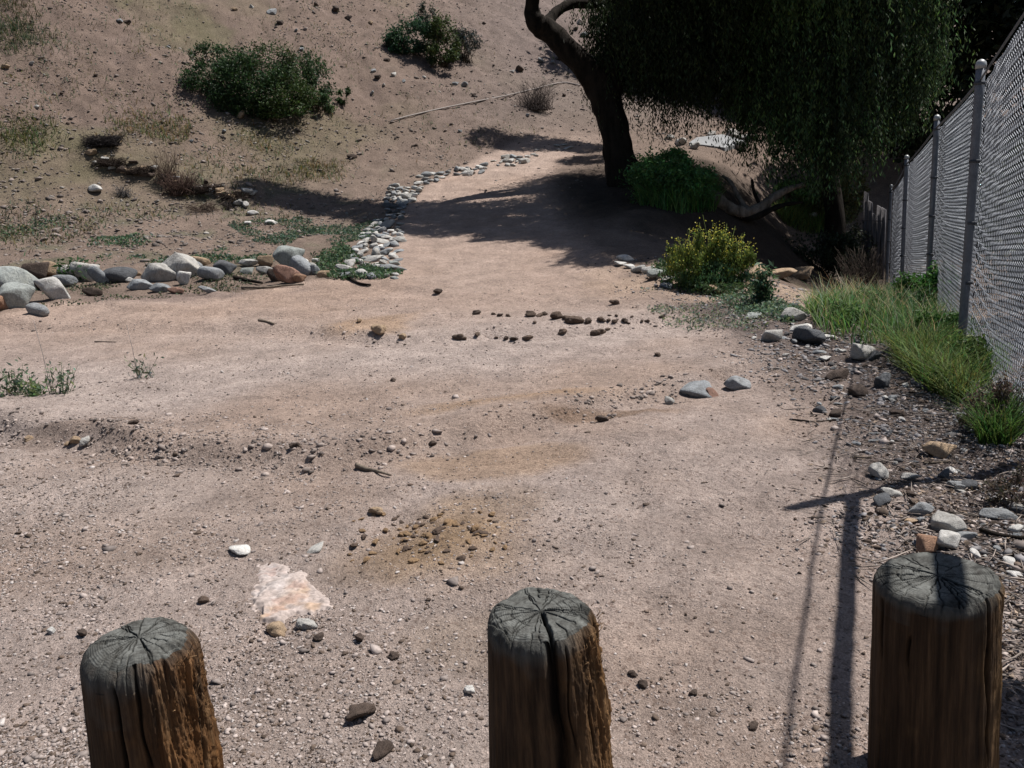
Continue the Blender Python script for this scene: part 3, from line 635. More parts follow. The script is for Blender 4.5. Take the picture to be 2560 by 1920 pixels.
for k, (x, y, w) in enumerate(hill_spots):
    P = at(x, y); w *= .65; cl = random.choice(['pale', 'grey', 'tan', 'grey', 'brown', 'brown'])
    far = 'high on the hill' if y < 110 else 'halfway up the hill' if y < 230 else 'low on the hill'
    side = 'left of the big green bush' if x < 490 else 'near the big green bush' if x < 850 else 'round the smaller bush cluster' if x < 1130 else 'near the leaning tree limb'
    rock('hillside_rock', P, px_size(w, P), 'angular', cl, f"{dict(pale='pale', tan='tan', grey='grey', brown='dark')[cl]} hillside rock {far}, {side}", 'rock', HG, sink=.25)
for x, y, w, lab in [(240, 478, 38, 'long white stone on grey soil below the rock ledge'), (632, 536, 22, 'round white stone on the flat below the ledge'), (620, 560, 16, 'small white stone below the round white one on the flat'), (680, 560, 24, 'flat white stone on the flat near the green weeds')]:
    P = at(x, y); rock('stone', P, px_size(w, P), 'cobble', 'white', lab, 'stone', sink=.2)
# ledge stones
LG = 'stones along the rim of the ledge'
for k in range(64):
    s = random.random(); pts = [(215, 395), (300, 412), (400, 440), (500, 468), (570, 490), (630, 500)]
    q = s*(len(pts)-1); i = min(int(q), len(pts)-2); f = q-i
    x = pts[i][0]*(1-f)+pts[i+1][0]*f+random.uniform(-8, 8); y = pts[i][1]*(1-f)+pts[i+1][1]*f+random.choice([-8, 0, 8, 16])+random.uniform(-6, 6)
    w = random.uniform(10, 22); P = at(x, y); cl = random.choice(['tan', 'pale', 'tan', 'grey', 'brown', 'brown'])
    part = 'upper left' if s < .35 else 'middle' if s < .7 else 'lower right'
    rock('stone', P, px_size(w, P), random.choice(['angular', 'slab']), cl, f"{dict(pale='pale', tan='tan', grey='grey', brown='dark brown')[cl]} stone on the {part} stretch of the hillside ledge", 'stone', LG, sink=.1)

# ------------------------------------------------------------------ gravel and debris (uncountable)
def scatter_mesh(name, label, pts, size, cols, flat=.6, base=ICO1, jit=.28, kind='stuff'):
    n = len(pts); d, f = base; m = len(d)
    v = d[None]*(1+jit*RNG.normal(size=(n, m, 1)))
    v = v*np.stack([RNG.uniform(.7, 1.3, n), RNG.uniform(.6, 1.1, n), flat*RNG.uniform(.6, 1.2, n)], -1)[:, None]
    a = RNG.uniform(0, 6.28, n); ca, sa = np.cos(a)[:, None], np.sin(a)[:, None]
    x = v[..., 0]*ca-v[..., 1]*sa; y = v[..., 0]*sa+v[..., 1]*ca
    tl = RNG.normal(size=(n, 1))*.25
    z = v[..., 2]+x*tl
    v = np.stack([x, y, z], -1)*size[:, None, None]+pts[:, None]
    v[..., 2] += size[:, None]*flat*.25
    F_ = (np.arange(n)[:, None, None]*m+f[None]).reshape(-1, 3)
    return tag(mk(name, v.reshape(-1, 3), F_, M_PEB, None, np.repeat(cols, m, 0)), label, None, None, kind)
def fan(n, y0, y1, u=.85):
    Y = 1/RNG.uniform(1/y1, 1/y0, n); X = RNG.uniform(-u, u, n)*np.sqrt(Y**2+.6); return X, Y
def gravel():
    X, Y = fan(260000, 1.45, 13)
    pm = path_mask(X, Y); dd = X-x_edge(Y)
    lit = sstep(dd+.35*fbm(X*1.5, Y*1.5, 15, 3), -1.05, .0)
    cl = sstep(fbm(X*1.2, Y*1.2, 17, 3)+.5*fbm(X*4, Y*4, 18, 2), -.5, .9)
    left = sstep(-X, .1, 1.8)*(1-sstep(Y, 6, 9))
    keep = RNG.random(len(X)) < np.clip(.045+.24*cl+.42*left*(.35+cl)+.6*lit, 0, 1)
    X, Y, lit = X[keep], Y[keep], lit[keep]
    s = np.exp(RNG.normal(size=len(X))*.45)*.0040*(1+1.1*lit); s = np.clip(s*np.maximum(Y/3.2, .8)**.35, .002, .03)
    big = RNG.random(len(X)) < .007; s[big] *= 2.3
    c = np.array([.30, .255, .235])*RNG.uniform(.5, 1.3, (len(X), 1))
    k = RNG.random(len(X)); c[k < .05] = np.array([.42, .38, .36])*RNG.uniform(.75, 1.05, ((k < .05).sum(), 1))
    dk = k > .72; c[dk] = np.array([.10, .075, .06])*RNG.uniform(.6, 1.5, (dk.sum(), 1))
    lm = RNG.random(len(X)) < lit*.75; c[lm] = np.array([.17, .162, .165])*RNG.uniform(.25, 1.7, (lm.sum(), 1))
    scatter_mesh('gravel', 'fine pale gravel strewn over the path', np.stack([X, Y, terrain(X, Y)], -1), s, c)
gravel()
def ridge_gravel():
    X = []; Y = []
    for pts, n, w in [(RIDGES[0][0], 1500, .15), (RIDGES[1][0], 500, .12), (STEP, 600, .12)]:
        q = np.array(pts); t = RNG.random(n)*(len(q)-1.001); i = t.astype(int); f = (t-i)[:, None]; P = q[i]*(1-f)+q[i+1]*f
        X.append(P[:, 0]+RNG.normal(size=n)*.05); Y.append(P[:, 1]-.10+RNG.normal(size=n)*w)
    X = np.concatenate(X); Y = np.concatenate(Y); k = fbm(X*1.6, Y*1.6, 23, 3)+RNG.random(len(X)) > .35; X, Y = X[k], Y[k]
    s = np.clip(np.exp(RNG.normal(size=len(X))*.5)*.0085, .003, .03); c = np.array([.24, .20, .18])*RNG.uniform(.35, 1.5, (len(X), 1))
    scatter_mesh('ridge_gravel', 'coarser grit washed against the worn ridges of the path', np.stack([X, Y, terrain(X, Y)], -1), s, c)
ridge_gravel()
def scattered(name, cat, poly, n, wpx, kinds, cols, label, group, sink=.25):
    a, b, c, d = [np.array(q, float) for q in poly]
    for k in range(n):
        u, t = random.random(), random.random(); q = (a*(1-u)+b*u)*(1-t)+(d*(1-u)+c*u)*t
        w = wpx[0]+(wpx[1]-wpx[0])*random.random()**2; P = at(*q); cl = random.choice(cols)
        rock(name, P, px_size(w, P), random.choice(kinds), cl, label.format(dict(pale='pale', grey='grey', dark='dark grey', brown='dark brown', blue='blue-grey', white='whitish', ochre='ochre', clay='brown', tan='tan').get(cl, cl)), cat, group, sink=sink, stretch=(1, random.uniform(.7, 1), random.uniform(.6, 1)))
DC = ['grey', 'dark', 'brown', 'pale', 'grey', 'blue', 'white']
DG = 'stones in the debris along the right edge'
scattered('stone', 'stone', [(1900, 830), (2090, 860), (2260, 960), (1980, 960)], 20, (12, 32), ['angular', 'slab'], DC, '{} stone in the debris nearest the bright grass', DG)
scattered('stone', 'stone', [(1960, 960), (2280, 960), (2440, 1090), (2090, 1090)], 22, (13, 34), ['angular', 'slab'], DC, '{} stone in the middle stretch of the right-hand debris', DG)
scattered('stone', 'stone', [(2120, 1090), (2460, 1100), (2560, 1240), (2220, 1240)], 24, (14, 40), ['angular', 'slab', 'cobble'], DC, '{} stone in the debris above the dark round stone', DG)
scattered('stone', 'stone', [(2200, 1240), (2550, 1240), (2600, 1420), (2260, 1390)], 26, (14, 44), ['angular', 'cobble'], DC, '{} stone in the debris just behind the right post', DG)
scattered('clod', 'clod', [(880, 1290), (1230, 1270), (1290, 1420), (850, 1410)], 46, (9, 26), ['clod'], ['ochre', 'ochre', 'clay'], '{} clod in the crumbled ochre patch in the middle of the path', 'clods of the ochre patch', .3)
scattered('clod', 'clod', [(990, 1300), (1230, 1310), (1200, 1390), (1000, 1380)], 34, (12, 30), ['clod'], ['ochre', 'clay'], '{} clod at the heart of the ochre patch in the path', 'clods of the ochre patch', .3)
def hill_gravel():
    X, Y = fan(140000, 12.5, 60, .8)
    t = hill_t(X, Y); pm = path_mask(X, Y)
    cl = sstep(fbm(X*.5, Y*.5, 19, 3), -.6, .8)
    keep = RNG.random(len(X)) < (.16+.6*cl)*sstep(t, -6, 0)*(1-.9*pm)
    X, Y = X[keep], Y[keep]
    s = np.exp(RNG.normal(size=len(X))*.5)*.021; s = np.clip(s, .01, .09)
    c = np.array([.175, .148, .134])*RNG.uniform(.55, 1.4, (len(X), 1)); k = RNG.random(len(X)) < .12; c[k] = np.array([.27, .25, .23])*RNG.uniform(.8, 1.1, (k.sum(), 1))
    scatter_mesh('hillside_gravel', 'loose rubble strewn over the bare hillside', np.stack([X, Y, terrain(X, Y)], -1), s, c, .55)
hill_gravel()
def debris():
    A = Acc()
    X, Y = fan(11000, 2.0, 11.5, .95); dd = X-x_edge(Y); k = (dd > -1.0+.7*RNG.random(len(X))) & (dd < 1.7) & (RNG.random(len(X)) < .8); X, Y = X[k], Y[k]
    for x, y, z in zip(X, Y, terrain(X, Y)):
        L = math.exp(RNG.normal()*.5)*.045; a = RNG.uniform(0, 6.28); dx, dy = math.cos(a)*L, math.sin(a)*L
        q = np.array([[x-dx, y-dy, z+.006+.2*L*RNG.random()], [x+RNG.normal()*L*.1, y+RNG.normal()*L*.1, z+.012], [x+dx, y+dy, z+.004+.25*L*RNG.random()]])
        A.add(*tube(q, [.0012, .003*RNG.uniform(.5, 1.5), .001], 4), np.array([.20, .17, .15])*RNG.uniform(.3, 1.9))
    X, Y = fan(26000, 2.0, 11.5, .95); dd = X-x_edge(Y); k = (dd > -.95+.7*RNG.random(len(X))) & (dd < 1.7); X, Y = X[k], Y[k]
    c = np.stack([X, Y, terrain(X, Y)+.008], -1); v, f = leaves(c, RNG.uniform(.008, .022, len(c)), RNG.uniform(.004, .009, len(c)), np.stack([RNG.normal(size=len(c)), RNG.normal(size=len(c)), np.zeros(len(c))], -1), .3)
    A.add(v, f, np.repeat(np.array([.17, .13, .10])*RNG.uniform(.3, 1.8, (len(c), 1)), 4, 0))
    tag(A.mk('leaf_litter', M_DRY), 'grey twigs and dry leaves littering the right edge of the path', None, None, 'stuff')
debris()
# ------------------------------------------------------------------ the three wooden posts
def bollard(top_px, foot_px, R, label, seed, bevel, warm, deep=None, tear=0.0, flare=.07):
    D = 1.80
    tp = at_depth(*top_px, D)
    b = at_depth(*foot_px, D+.02)
    ax = unit(tp-b); base = tp-ax*(tp[2]/ax[2]); gzb = gz(base[0], base[1]); base = base+ax*((gzb-base[2])/ax[2])
    H = float(np.linalg.norm(tp-base))
    root = empty('wooden_post', base, label, 'post', 'wooden posts across the trail head')
    root.rotation_mode = 'QUATERNION'; root.rotation_quaternion = Vector((0, 0, 1)).rotation_difference(Vector(ax))
    nA = 420; th = np.linspace(0, 2*math.pi, nA, endpoint=False)
    r = np.random.default_rng(seed)
    # profile from the middle of the top, over the rounded edge, down the side
    prof = [(s, 0.0, 0) for s in np.linspace(.01, R-bevel, 46)]
    prof += [(R-bevel+bevel*math.sin(q), -bevel*(1-math.cos(q))*1.15, 1) for q in np.linspace(.06, math.pi/2, 26)]
    z0 = prof[-1][1]
    prof += [(R+z*flare, z0-z, 2) for z in np.concatenate([np.linspace(.004, .5, 150), np.linspace(.52, H+.15, 24)])]
    rr = np.array([p[0] for p in prof])[:, None]; zz = np.array([p[1] for p in prof])[:, None]; tag_ = np.array([p[2] for p in prof])
    side = np.clip((rr-(R-bevel))/bevel, 0, 1)
    T = th[None]+0*rr
    x0, y0 = np.cos(T), np.sin(T)
    # the round is never true
    oval = 1+.018*np.cos(2*T+r.uniform(0, 6))+.012*np.cos(3*T+r.uniform(0, 6))+.006*np.cos(7*T+1)
    rad = rr*oval
    # chipped rim
    chip = fbm(T*3+seed, zz*18, seed, 4)
    zed = zz+np.where(tag_[:, None] == 1, .006*chip, 0)-.004*np.clip(rr/R, 0, 1)**2+.0022*fbm(x0*rr*30+seed, y0*rr*30, seed+5, 3)*(tag_[:, None] == 0)
    # vertical drying checks and grain on the side
    grain = fbm(T*16+seed, zz*1.2, seed+2, 4)
    rad = rad+side*(.0016*grain)
    dark = np.ones_like(T); darks = np.ones_like(T); mossy = np.zeros_like(T)
    checks = [(a, r.uniform(.0022, .005), r.uniform(.008, .02), r.uniform(.12, .5), r.uniform(-.03, .12)) for a in r.uniform(0, 6.28, 15)]
    if deep is not None: checks.append((deep, .011, .035, 2.0, -1))
    for a, w, dep, ln, st in checks:
        wob = a+.035*np.sin(zz*14+a*5)+.02*np.sin(zz*37+a)+.0*T
        da = np.abs((T-wob+math.pi) % (2*math.pi)-math.pi)*np.maximum(rr, .02)
        wd = w*(1 if st > -.5 else np.clip(1.0+.8*np.clip(-zz/.3, 0, 1), .3, 2))
        on = np.exp(-(da/wd)**2)*(side > .6)*(sstep(-zz, st, st+.03) if st > 0 else 1)*(1-sstep(-zz, ln, ln+.08))
        rad = rad-dep*on*np.minimum(1, side); darks = darks*(1-.85*on)
    # radial cracks and ring cracks in the end grain
    for a in np.concatenate([r.uniform(0, 6.28, 34), [] if deep is None else [deep, deep+2.7]]):
        s0, s1 = (r.uniform(0, .5), r.uniform(.6, 1.05)) if r.random() < .6 else (0, 1.1)
        big = deep is not None and abs(a-deep) < 1e-6
        wob = a+.07*fbm(rr*60+a*9, rr*0+a, int(a*50), 3)*(1.3-rr/R)
        da = np.abs((T-wob+math.pi) % (2*math.pi)-math.pi)*np.maximum(rr, .004)
        w = .0042 if big else r.uniform(.0007, .0016)
        on = np.exp(-(da/w)**2)*(tag_[:, None] <= 1)*sstep(rr/R, s0, s0+.08)*(1-sstep(rr/R, s1, s1+.1))
        zed = zed-(.03 if big else .007)*on; dark = dark*(1-.75*on)
    for k in range(7):
        q = r.uniform(.2, .95)*R; a, span = r.uniform(0, 6.28), r.uniform(.4, 1.3)
        da = np.abs((T-a+math.pi) % (2*math.pi)-math.pi)
        on = np.exp(-((rr-q*(1+.06*np.sin(T*5+k)))/.0012)**2)*(1-sstep(da, span*.7, span))*(tag_[:, None] <= 1)
        zed = zed-.005*on; dark = dark*(1-.65*on)
    # torn, splintery wood on the side towards the sun
    face = np.maximum(0, np.cos(T-r.uniform(-.3, -.2)))**1.8
    worn = np.clip(face*1.35-.15+.25*chip, 0, 1)*side
    torn = fbm(T*9+3*seed, zz*7, seed+9, 4); steps = np.floor(torn*3)/3
    rad = rad+tear*worn*(.010*steps-.006+.004*fbm(T*34, zz*22, seed+11, 3))
    grey = np.clip(1-sstep(-zz, bevel*.7, bevel*1.9)+.35*chip*(side > .5)*(-zz < bevel*3), 0, 1)*(1-worn*.9)
    V = np.stack([rad*x0, rad*y0, H+zed], -1)
    nr = len(prof)
    def sub(a, b, name, mat, col):
        i = np.arange(b-a-1)[:, None]*nA; j = np.arange(nA)[None]; j2 = (j+1) % nA
        Fq = np.stack([i+j, i+nA+j, i+nA+j2, i+j2], -1).reshape(-1, 4); vv = V[a:b].reshape(-1, 3); cc = col[a:b].reshape(-1, 3)
        if a == 0:
            c0 = len(vv); vv = np.vstack([vv, [[0, 0, H-.006]]]); cc = np.vstack([cc, cc[:1]*.4]); j = np.arange(0, nA, 2)
            Fq = np.vstack([Fq, np.stack([np.full(len(j), c0), j, (j+1) % nA, (j+2) % nA], -1)])
        return mk(name, vv, Fq, mat, root, cc, True)
    cut = int(np.argmax(tag_ == 1))+10
    sub(0, cut+1, 'weathered_top', M_TOP, np.repeat((dark*(1-.55*sstep(rr/R+.22*fbm(x0*6+seed, y0*6, seed+4, 3), .72, 1.0)))[..., None], 3, -1)*np.array([1.03, 1, .97]))
    sub(cut, nr, 'shaft', mat_post_side(warm, seed), np.stack([worn, grey, darks], -1))
    # splinters lifting off the torn side
    if tear:
        A = Acc()
        for k in range(int(34*tear)):
            a = r.normal(-.25, .38); z = -abs(r.normal(0, .14))-.02; q = R+.003; L = r.uniform(.006, .028)
            p = np.array([math.cos(a)*q*1.01, math.sin(a)*q*1.01, H+z]); n_ = np.array([math.cos(a), math.sin(a), 0])
            A.add(*tube(np.array([p-n_*.004, p+np.array([0, 0, L*.5])+n_*.003, p+np.array([r.normal()*.004, r.normal()*.004, L])+n_*r.uniform(.003, .010)]), [.0012, .0008, .0003], 4), np.array([.24, .15, .08])*r.uniform(.5, 1.5))
        A.mk('splinters', M_DRY, root)['kind'] = 'stuff'
M_TOP = mat_post_top()
bollard((346, 1592), (405, 1960), .129, 'left one of the wooden posts, with a rounded grey top and torn orange side', 3, .052, (.27, .13, .05), None, 1.1, .05)
bollard((1352, 1525), (1383, 1960), .131, 'middle wooden post with a deep crack running down from its top', 8, .036, (.26, .14, .06), math.radians(-80), .9)
bollard((2345, 1437), (2330, 1960), .138, 'right one of the wooden posts, its flat grey top finely cracked', 13, .022, (.20, .12, .055), None, .25, .02)

# ------------------------------------------------------------------ chain-link fence
FENCE = [(2453, 152, 7.1), (2343, 289, 11.3), (2267, 389, 15.5), (2228, 462, 19.7)]
FH = 2.43
tops = [at_depth(*p) for p in FENCE]
d01 = (tops[0]-tops[1])/(tops[0][1]-tops[1][1])
tops = [np.array([tops[0][0]-d01[0]*3.04*2, tops[0][1]-3.04*2, 2.60]), np.array([tops[0][0]-d01[0]*3.04, tops[0][1]-3.04, 2.60])]+tops
def chain_fence():
    root = empty('chain_link_fence', (tops[2][0], tops[2][1], tops[2][2]-FH), 'tall grey chain-link fence with pipe posts running down along the right', 'fence')
    o0 = np.array(root.location)
    for k, tp in enumerate(tops):
        lean = np.array([.02*math.sin(k*2.1), 0, 0])
        hi = tp+np.array([0, 0, -.03 if k != 1 else .15]); lo = np.array([tp[0], tp[1], gz(tp[0], tp[1])-.3])+lean
        r = .036
        post = mk('fence_post', *((lambda q: (q[0]-o0, q[1]))(tube(np.linspace(lo, hi, 12), r, 14))), M_GALV, root, None, True)
        cz = np.array([[0, 0, -.03], [0, 0, 0.0], [0, 0, .02], [0, 0, .036], [0, 0, .044]])
        v, f = tube(hi+cz, [r*1.16, r*1.16, r*1.05, r*.65, r*.05], 14); mk('post_cap', v-o0, f, M_CAP, post, None, True)
        for h in (.14, .75, 1.25, 1.75, 2.2):
            A = Acc(); c = hi-np.array([0, 0, h]); v, f = tube(np.array([c-[0, 0, .012], c, c+[0, 0, .012]]), r*1.22, 14); mk('tie_band', v-o0, f, M_BAND, post, None, True)
    for k in range(len(tops)-1):
        a, b = tops[k]-[0, 0, .15], tops[k+1]-[0, 0, .15]; e = b-a; L = math.hypot(e[0], e[1]); eh = np.array([e[0], e[1], 0])/L; nrm = np.array([-eh[1], eh[0], 0])
        sg = .02 if k > 1 else .0
        s = np.linspace(0, 1, 24)[:, None]; rail = a+(b-a)*s-np.array([0, 0, 1])*sg*4*s*(1-s)
        if k == 0:
            mk('top_rail', *((lambda q: (q[0]-o0, q[1]))(tube(rail-np.array([0, 0, .33]), .033, 12))), M_GALV, root, None, True)
        v, f = tube(rail, .008 if k < 2 else .012, 8); mk('top_wire', v-o0, f, M_GALV, root, None, True)
        if k == 0: continue
        # woven wire: two families of slanting wires with the bulge and slack of hung mesh
        p = .0566*1.25; A = Acc(); nseg = 96
        z = np.linspace(0, FH-.02, nseg+1)
        for fam in (1, -1):
            for w in np.arange(-FH, L+FH, p):
                s_ = w+fam*(z if fam == 1 else z)*1.0 + (0 if fam == 1 else 0)
                m = (s_ >= 0) & (s_ <= L)
                if m.sum() < 3: continue
                ss, zz = s_[m], z[m]; q = ss/L
                topz = a[2]+(b[2]-a[2])*q-sg*4*q*(1-q)
                bow = .18*4*q*(1-q)
                rip = .0062*np.sin(2*math.pi*(zz-bow)/.104+k*1.3+.9*np.sin(ss*2.3+k)+.5*np.sin(zz*5+ss))*(1+.4*np.sin(ss*3.1+zz*2.7))+.03*np.sin(math.pi*q)*np.sin(2.2*zz+k)
                P = a[None]*[1, 1, 0]+eh[None]*ss[:, None]+nrm[None]*(rip-.052+fam*.0016)[:, None]
                P[:, 2] = topz-zz
                A.add(*tube(P, .0021 if k < 3 else .0024, 3))
        A.mk('wire_mesh', M_WIRE, root, False, o0)
chain_fence()
# weathered board screen closing the far end of the fence
def board_screen():
    a = at_depth(2214, 560, 20.4); b = at_depth(2158, 560, 21.2)
    root = empty('board_screen', (a[0], a[1], gz(a[0], a[1])), 'weathered grey board screen at the far end of the chain-link fence', 'screen')
    M = mat_bark('grey_board', (.10, .095, .10), (.20, .19, .20), 5); o0 = np.array(root.location); n = 5
    tz = [at_depth(2210, 525, 20.4)[2], at_depth(2195, 520, 20.5)[2], at_depth(2182, 540, 20.7)[2], at_depth(2172, 508, 20.9)[2], at_depth(2160, 485, 21.1)[2]]
    for k in range(n):
        q0, q1 = (k+.04)/n, (k+.96)/n; p0 = a+(b-a)*q0; p1 = a+(b-a)*q1; nn = unit(np.cross(b-a, [0, 0, 1]))*.012
        zb = o0[2]-.3; v = []
        for z0, z1 in ((zb, zb), (tz[k], tz[k]+.06)):
            for p, z in ((p0, z0), (p1, z1)):
                for s in (-1, 1): v.append([p[0]+s*nn[0], p[1]+s*nn[1], z])
        f = [[0, 1, 3, 2], [4, 6, 7, 5], [0, 2, 6, 4], [1, 5, 7, 3], [0, 4, 5, 1], [2, 3, 7, 6]]
        mk('board', np.array(v)-o0, f, M, root)
    for z in (.5, 1.4):
        v, f = tube(np.array([a+unit(b-a)*.0+[0, .05, 0], b+[0, .05, 0]])*[1, 1, 0]+[0, 0, o0[2]+z], .03, 6); mk('rail', v-o0, f, M, root)
board_screen()
# green screen fence along the crest of the hill
def crest_fence():
    pts = []
    for X in np.linspace(-9, 5, 15):
        t = 12.9+.35*max(X+3, 0); Y = (t+.6*(X+6))/.8+20.5; pts.append((X, Y))
    root = empty('crest_fence', (pts[7][0], pts[7][1], gz(*pts[7])), 'low green screen fence along the top of the hill', 'fence'); o0 = np.array(root.location)
    M = mat_plain('faded_green_screen', (.10, .16, .13), .8); Mp = mat_plain('green_post_paint', (.06, .09, .075), .6)
    v = []; f = []
    for k, (x, y) in enumerate(pts):
        z = gz(x, y)
        for h in (.05, 1.1): v += [[x, y-.01, z+h], [x, y+.01, z+h]]
        if k: i = 4*(k-1); f += [[i, i+4, i+6, i+2], [i+1, i+3, i+7, i+5], [i+2, i+6, i+7, i+3], [i, i+1, i+5, i+4]]
    mk('screen_cloth', np.array(v)-o0, f, M, root)
    for x, y in pts:
        z = gz(x, y); vv, ff = tube(np.array([[x, y+.05, z-.2], [x, y+.05, z+1.2]]), .03, 8); mk('fence_post', vv-o0, ff, Mp, root)
crest_fence()

# ------------------------------------------------------------------ plants
def leafcol(n, c, var=.35, yel=.15):
    col = np.array(c)*RNG.uniform(1-var, 1+var, (n, 1))*np.stack([1+yel*RNG.normal(size=n), np.ones(n), 1+.2*RNG.normal(size=n)], -1)
    return np.repeat(np.clip(col, .003, 1), 4, 0)
def in_ball(n, shell=.45):
    d = rand_dirs(n); r = (shell+(1-shell)*RNG.random(n)) ** .6; return d*r[:, None]
def bush(name, label, cat, P, clumps, leaf, color, stemcol=(.06, .045, .03), group=None, nstem=24, flowers=None, upright=0):
    """clumps: (dx, dy, dz, rx, ry, rz, leaves) about the foot P"""
    root = empty(name, P, label, cat, group); A = Acc(); St = Acc()
    for (dx, dy, dz, rx, ry, rz, n, *cc) in clumps:
        c = np.array([dx, dy, dz]); sub = max(6, n//90)
        cen = in_ball(sub, .55)*[rx, ry, rz]+c
        cen = cen[cen[:, 2] > .02]
        tint = RNG.uniform(.6, 1.35, len(cen))
        per = n//len(cen)+1
        pts = (cen[:, None]+RNG.normal(size=(len(cen), per, 3))*np.array([rx, ry, rz])*.16).reshape(-1, 3)
        tt = np.repeat(tint, per); k = pts[:, 2] > .01; pts, tt = pts[k], tt[k]
        v, f = leaves(pts, leaf*RNG.uniform(.6, 1.3, len(pts)), leaf*.42*RNG.uniform(.7, 1.2, len(pts)), np.array([0, 0, upright]) if upright else None)
        A.add(v, f, leafcol(len(pts), cc[0] if cc else color)*np.repeat(tt, 4)[:, None])
        for k in range(max(3, nstem//len(clumps))):
            q = cen[RNG.integers(len(cen))]; b = np.array([dx*.5+RNG.normal()*.08, dy*.5+RNG.normal()*.08, -.05])
            St.add(*tube(catmull([b, b*.4+q*.6+RNG.normal(size=3)*.05, q], 4), np.linspace(.018, .005, 9)*(rz/.8), 5), np.array(stemcol)*RNG.uniform(.6, 1.4))
    for (dx, dy, dz, rx, ry, rz, n, *cc) in clumps:
        m = max(4, n//130); d = rand_dirs(m); d[:, 2] = np.abs(d[:, 2])*.9+.15; d = unit(d); r0 = np.array([rx, ry, rz]); K = 14
        tt = np.linspace(.75, 1, K)[None, :, None]*(1+RNG.uniform(.05, .42, (m, 1, 1))*np.linspace(0, 1, K)[None, :, None])
        pts = (d[:, None]*tt*r0+RNG.normal(size=(m, K, 3))*leaf*.8+[dx, dy, dz]).reshape(-1, 3); pts = pts[pts[:, 2] > .01]
        v, f = leaves(pts, leaf*RNG.uniform(.5, 1.1, len(pts)), leaf*.4*RNG.uniform(.7, 1.2, len(pts))); A.add(v, f, leafcol(len(pts), cc[0] if cc else color)*np.repeat(RNG.uniform(.7, 1.5, len(pts)), 4)[:, None])
    A.mk('foliage', M_LEAF, root); St.mk('stem', M_DRY, root)
    if flowers:
        n, fc, sz, reg = flowers; Fl = Acc()
        for (dx, dy, dz, rx, ry, rz, *_r) in clumps:
            d = rand_dirs(n//len(clumps)); d[:, 2] = np.abs(d[:, 2]); pts = d*[rx*1.03, ry*1.03, rz*1.08]+[dx, dy, dz]; pts[:, 2] += RNG.random(len(pts))*.1
            v, f = leaves(pts, sz, sz*.8); Fl.add(v, f, leafcol(len(pts), fc, .2, .05))
        Fl.mk('flower', M_LEAF, root)['kind'] = 'stuff'
    return root
def m_at(px, P): return px/F*math.hypot(P[1], CAM_H-P[2])

P = at(665, 300)
s = m_at(100, P)
bush('hillside_bush', 'big dark green bush spreading halfway up the hill', 'bush', P,
     [(-1.15*s, .3*s, .95*s, .75*s, .6*s, .62*s, 4500), (-.25*s, .2*s, .75*s, .95*s, .7*s, .85*s, 6500), (.45*s, 0, .35*s, .7*s, .6*s, .62*s, 4800, (.036, .062, .016)), (-.9*s, .0, .55*s, .6*s, .5*s, .55*s, 2600), (.1*s, .4*s, 1.25*s, .7*s, .6*s, .5*s, 3400, (.045, .072, .026)), (-1.25*s, .5*s, 1.55*s, .45*s, .4*s, .32*s, 1200)],
     .045, (.030, .062, .022))
P = at(805, 285); s = m_at(100, P)
bush('hillside_bush', 'smaller bush half hidden at the right side of the big one', 'bush', P, [(-.25*s, .3*s, .75*s, .5*s, .4*s, .62*s, 1800), (-.05*s, .1*s, .3*s, .3*s, .3*s, .35*s, 800)], .05, (.04, .075, .03))
P = at(862, 262); s = m_at(100, P)
bush('hillside_bush', 'little round bush alone right of the big green bush', 'bush', P, [(0, 0, .18*s, .19*s, .18*s, .19*s, 700)], .04, (.04, .07, .025), nstem=8)
P = at(1035, 135); s = m_at(100, P)
bush('hillside_bush', 'blue-green round bush at the left of the upper cluster', 'bush', P, [(0, 0, .35*s, .55*s, .45*s, .42*s, 2600), (-.2*s, .1*s, .3*s, .4*s, .4*s, .35*s, 1200)], .06, (.026, .062, .030))
P = at(1112, 165); s = m_at(100, P)
bush('hillside_bush', 'olive green bush in the middle of the upper cluster', 'bush', P, [(0, 0, .55*s, .36*s, .4*s, .5*s, 2200), (-.05*s, -.2*s, .2*s, .35*s, .35*s, .25*s, 1300)], .055, (.045, .066, .020))
P = at(1165, 155); s = m_at(100, P)
bush('hillside_bush', 'dusky grey bush at the right of the upper cluster', 'bush', P, [(0, 0, .36*s, .34*s, .3*s, .38*s, 1900)], .05, (.045, .052, .046))
P = at(1070, 85); s = m_at(100, P)
bush('hillside_bush', 'thin grey-green bush poking up behind the upper cluster', 'bush', P, [(0, .3*s, .35*s, .25*s, .25*s, .35*s, 900)], .05, (.055, .068, .050), nstem=14)
def dead_brush(name, label, P, rx, rz, n, c, lean=0, group=None):
    root = empty(name, P, label, 'dead brush', group); A = Acc()
    for k in range(n):
        a = RNG.uniform(0, 6.28); b = np.array([RNG.normal()*rx*.3, RNG.normal()*rx*.2, -.03])
        e = np.array([math.cos(a)*rx*RNG.uniform(.3, 1)+lean*rx*.3, math.sin(a)*rx*.7*RNG.uniform(.3, 1), rz*RNG.uniform(.25, 1)])
        A.add(*tube(catmull([b, (b+e)*.5+RNG.normal(size=3)*.08*rx, e+RNG.normal(size=3)*.05*rx], 4), np.linspace(.007, .002, 9)*max(1, rx), 4), np.array(c)*RNG.uniform(.5, 1.5))
    A.mk('branch', M_DRY, root); return root
P = at(1340, 275); dead_brush('dead_bush', 'grey-brown dead bush on the hill left of the tree trunk', P, m_at(60, P), m_at(75, P), 260, (.085, .07, .065))
P = at(455, 485); dead_brush('dead_bush', 'reddish brown dead bush in front of the hillside ledge', P, m_at(62, P), m_at(60, P), 260, (.085, .055, .045))
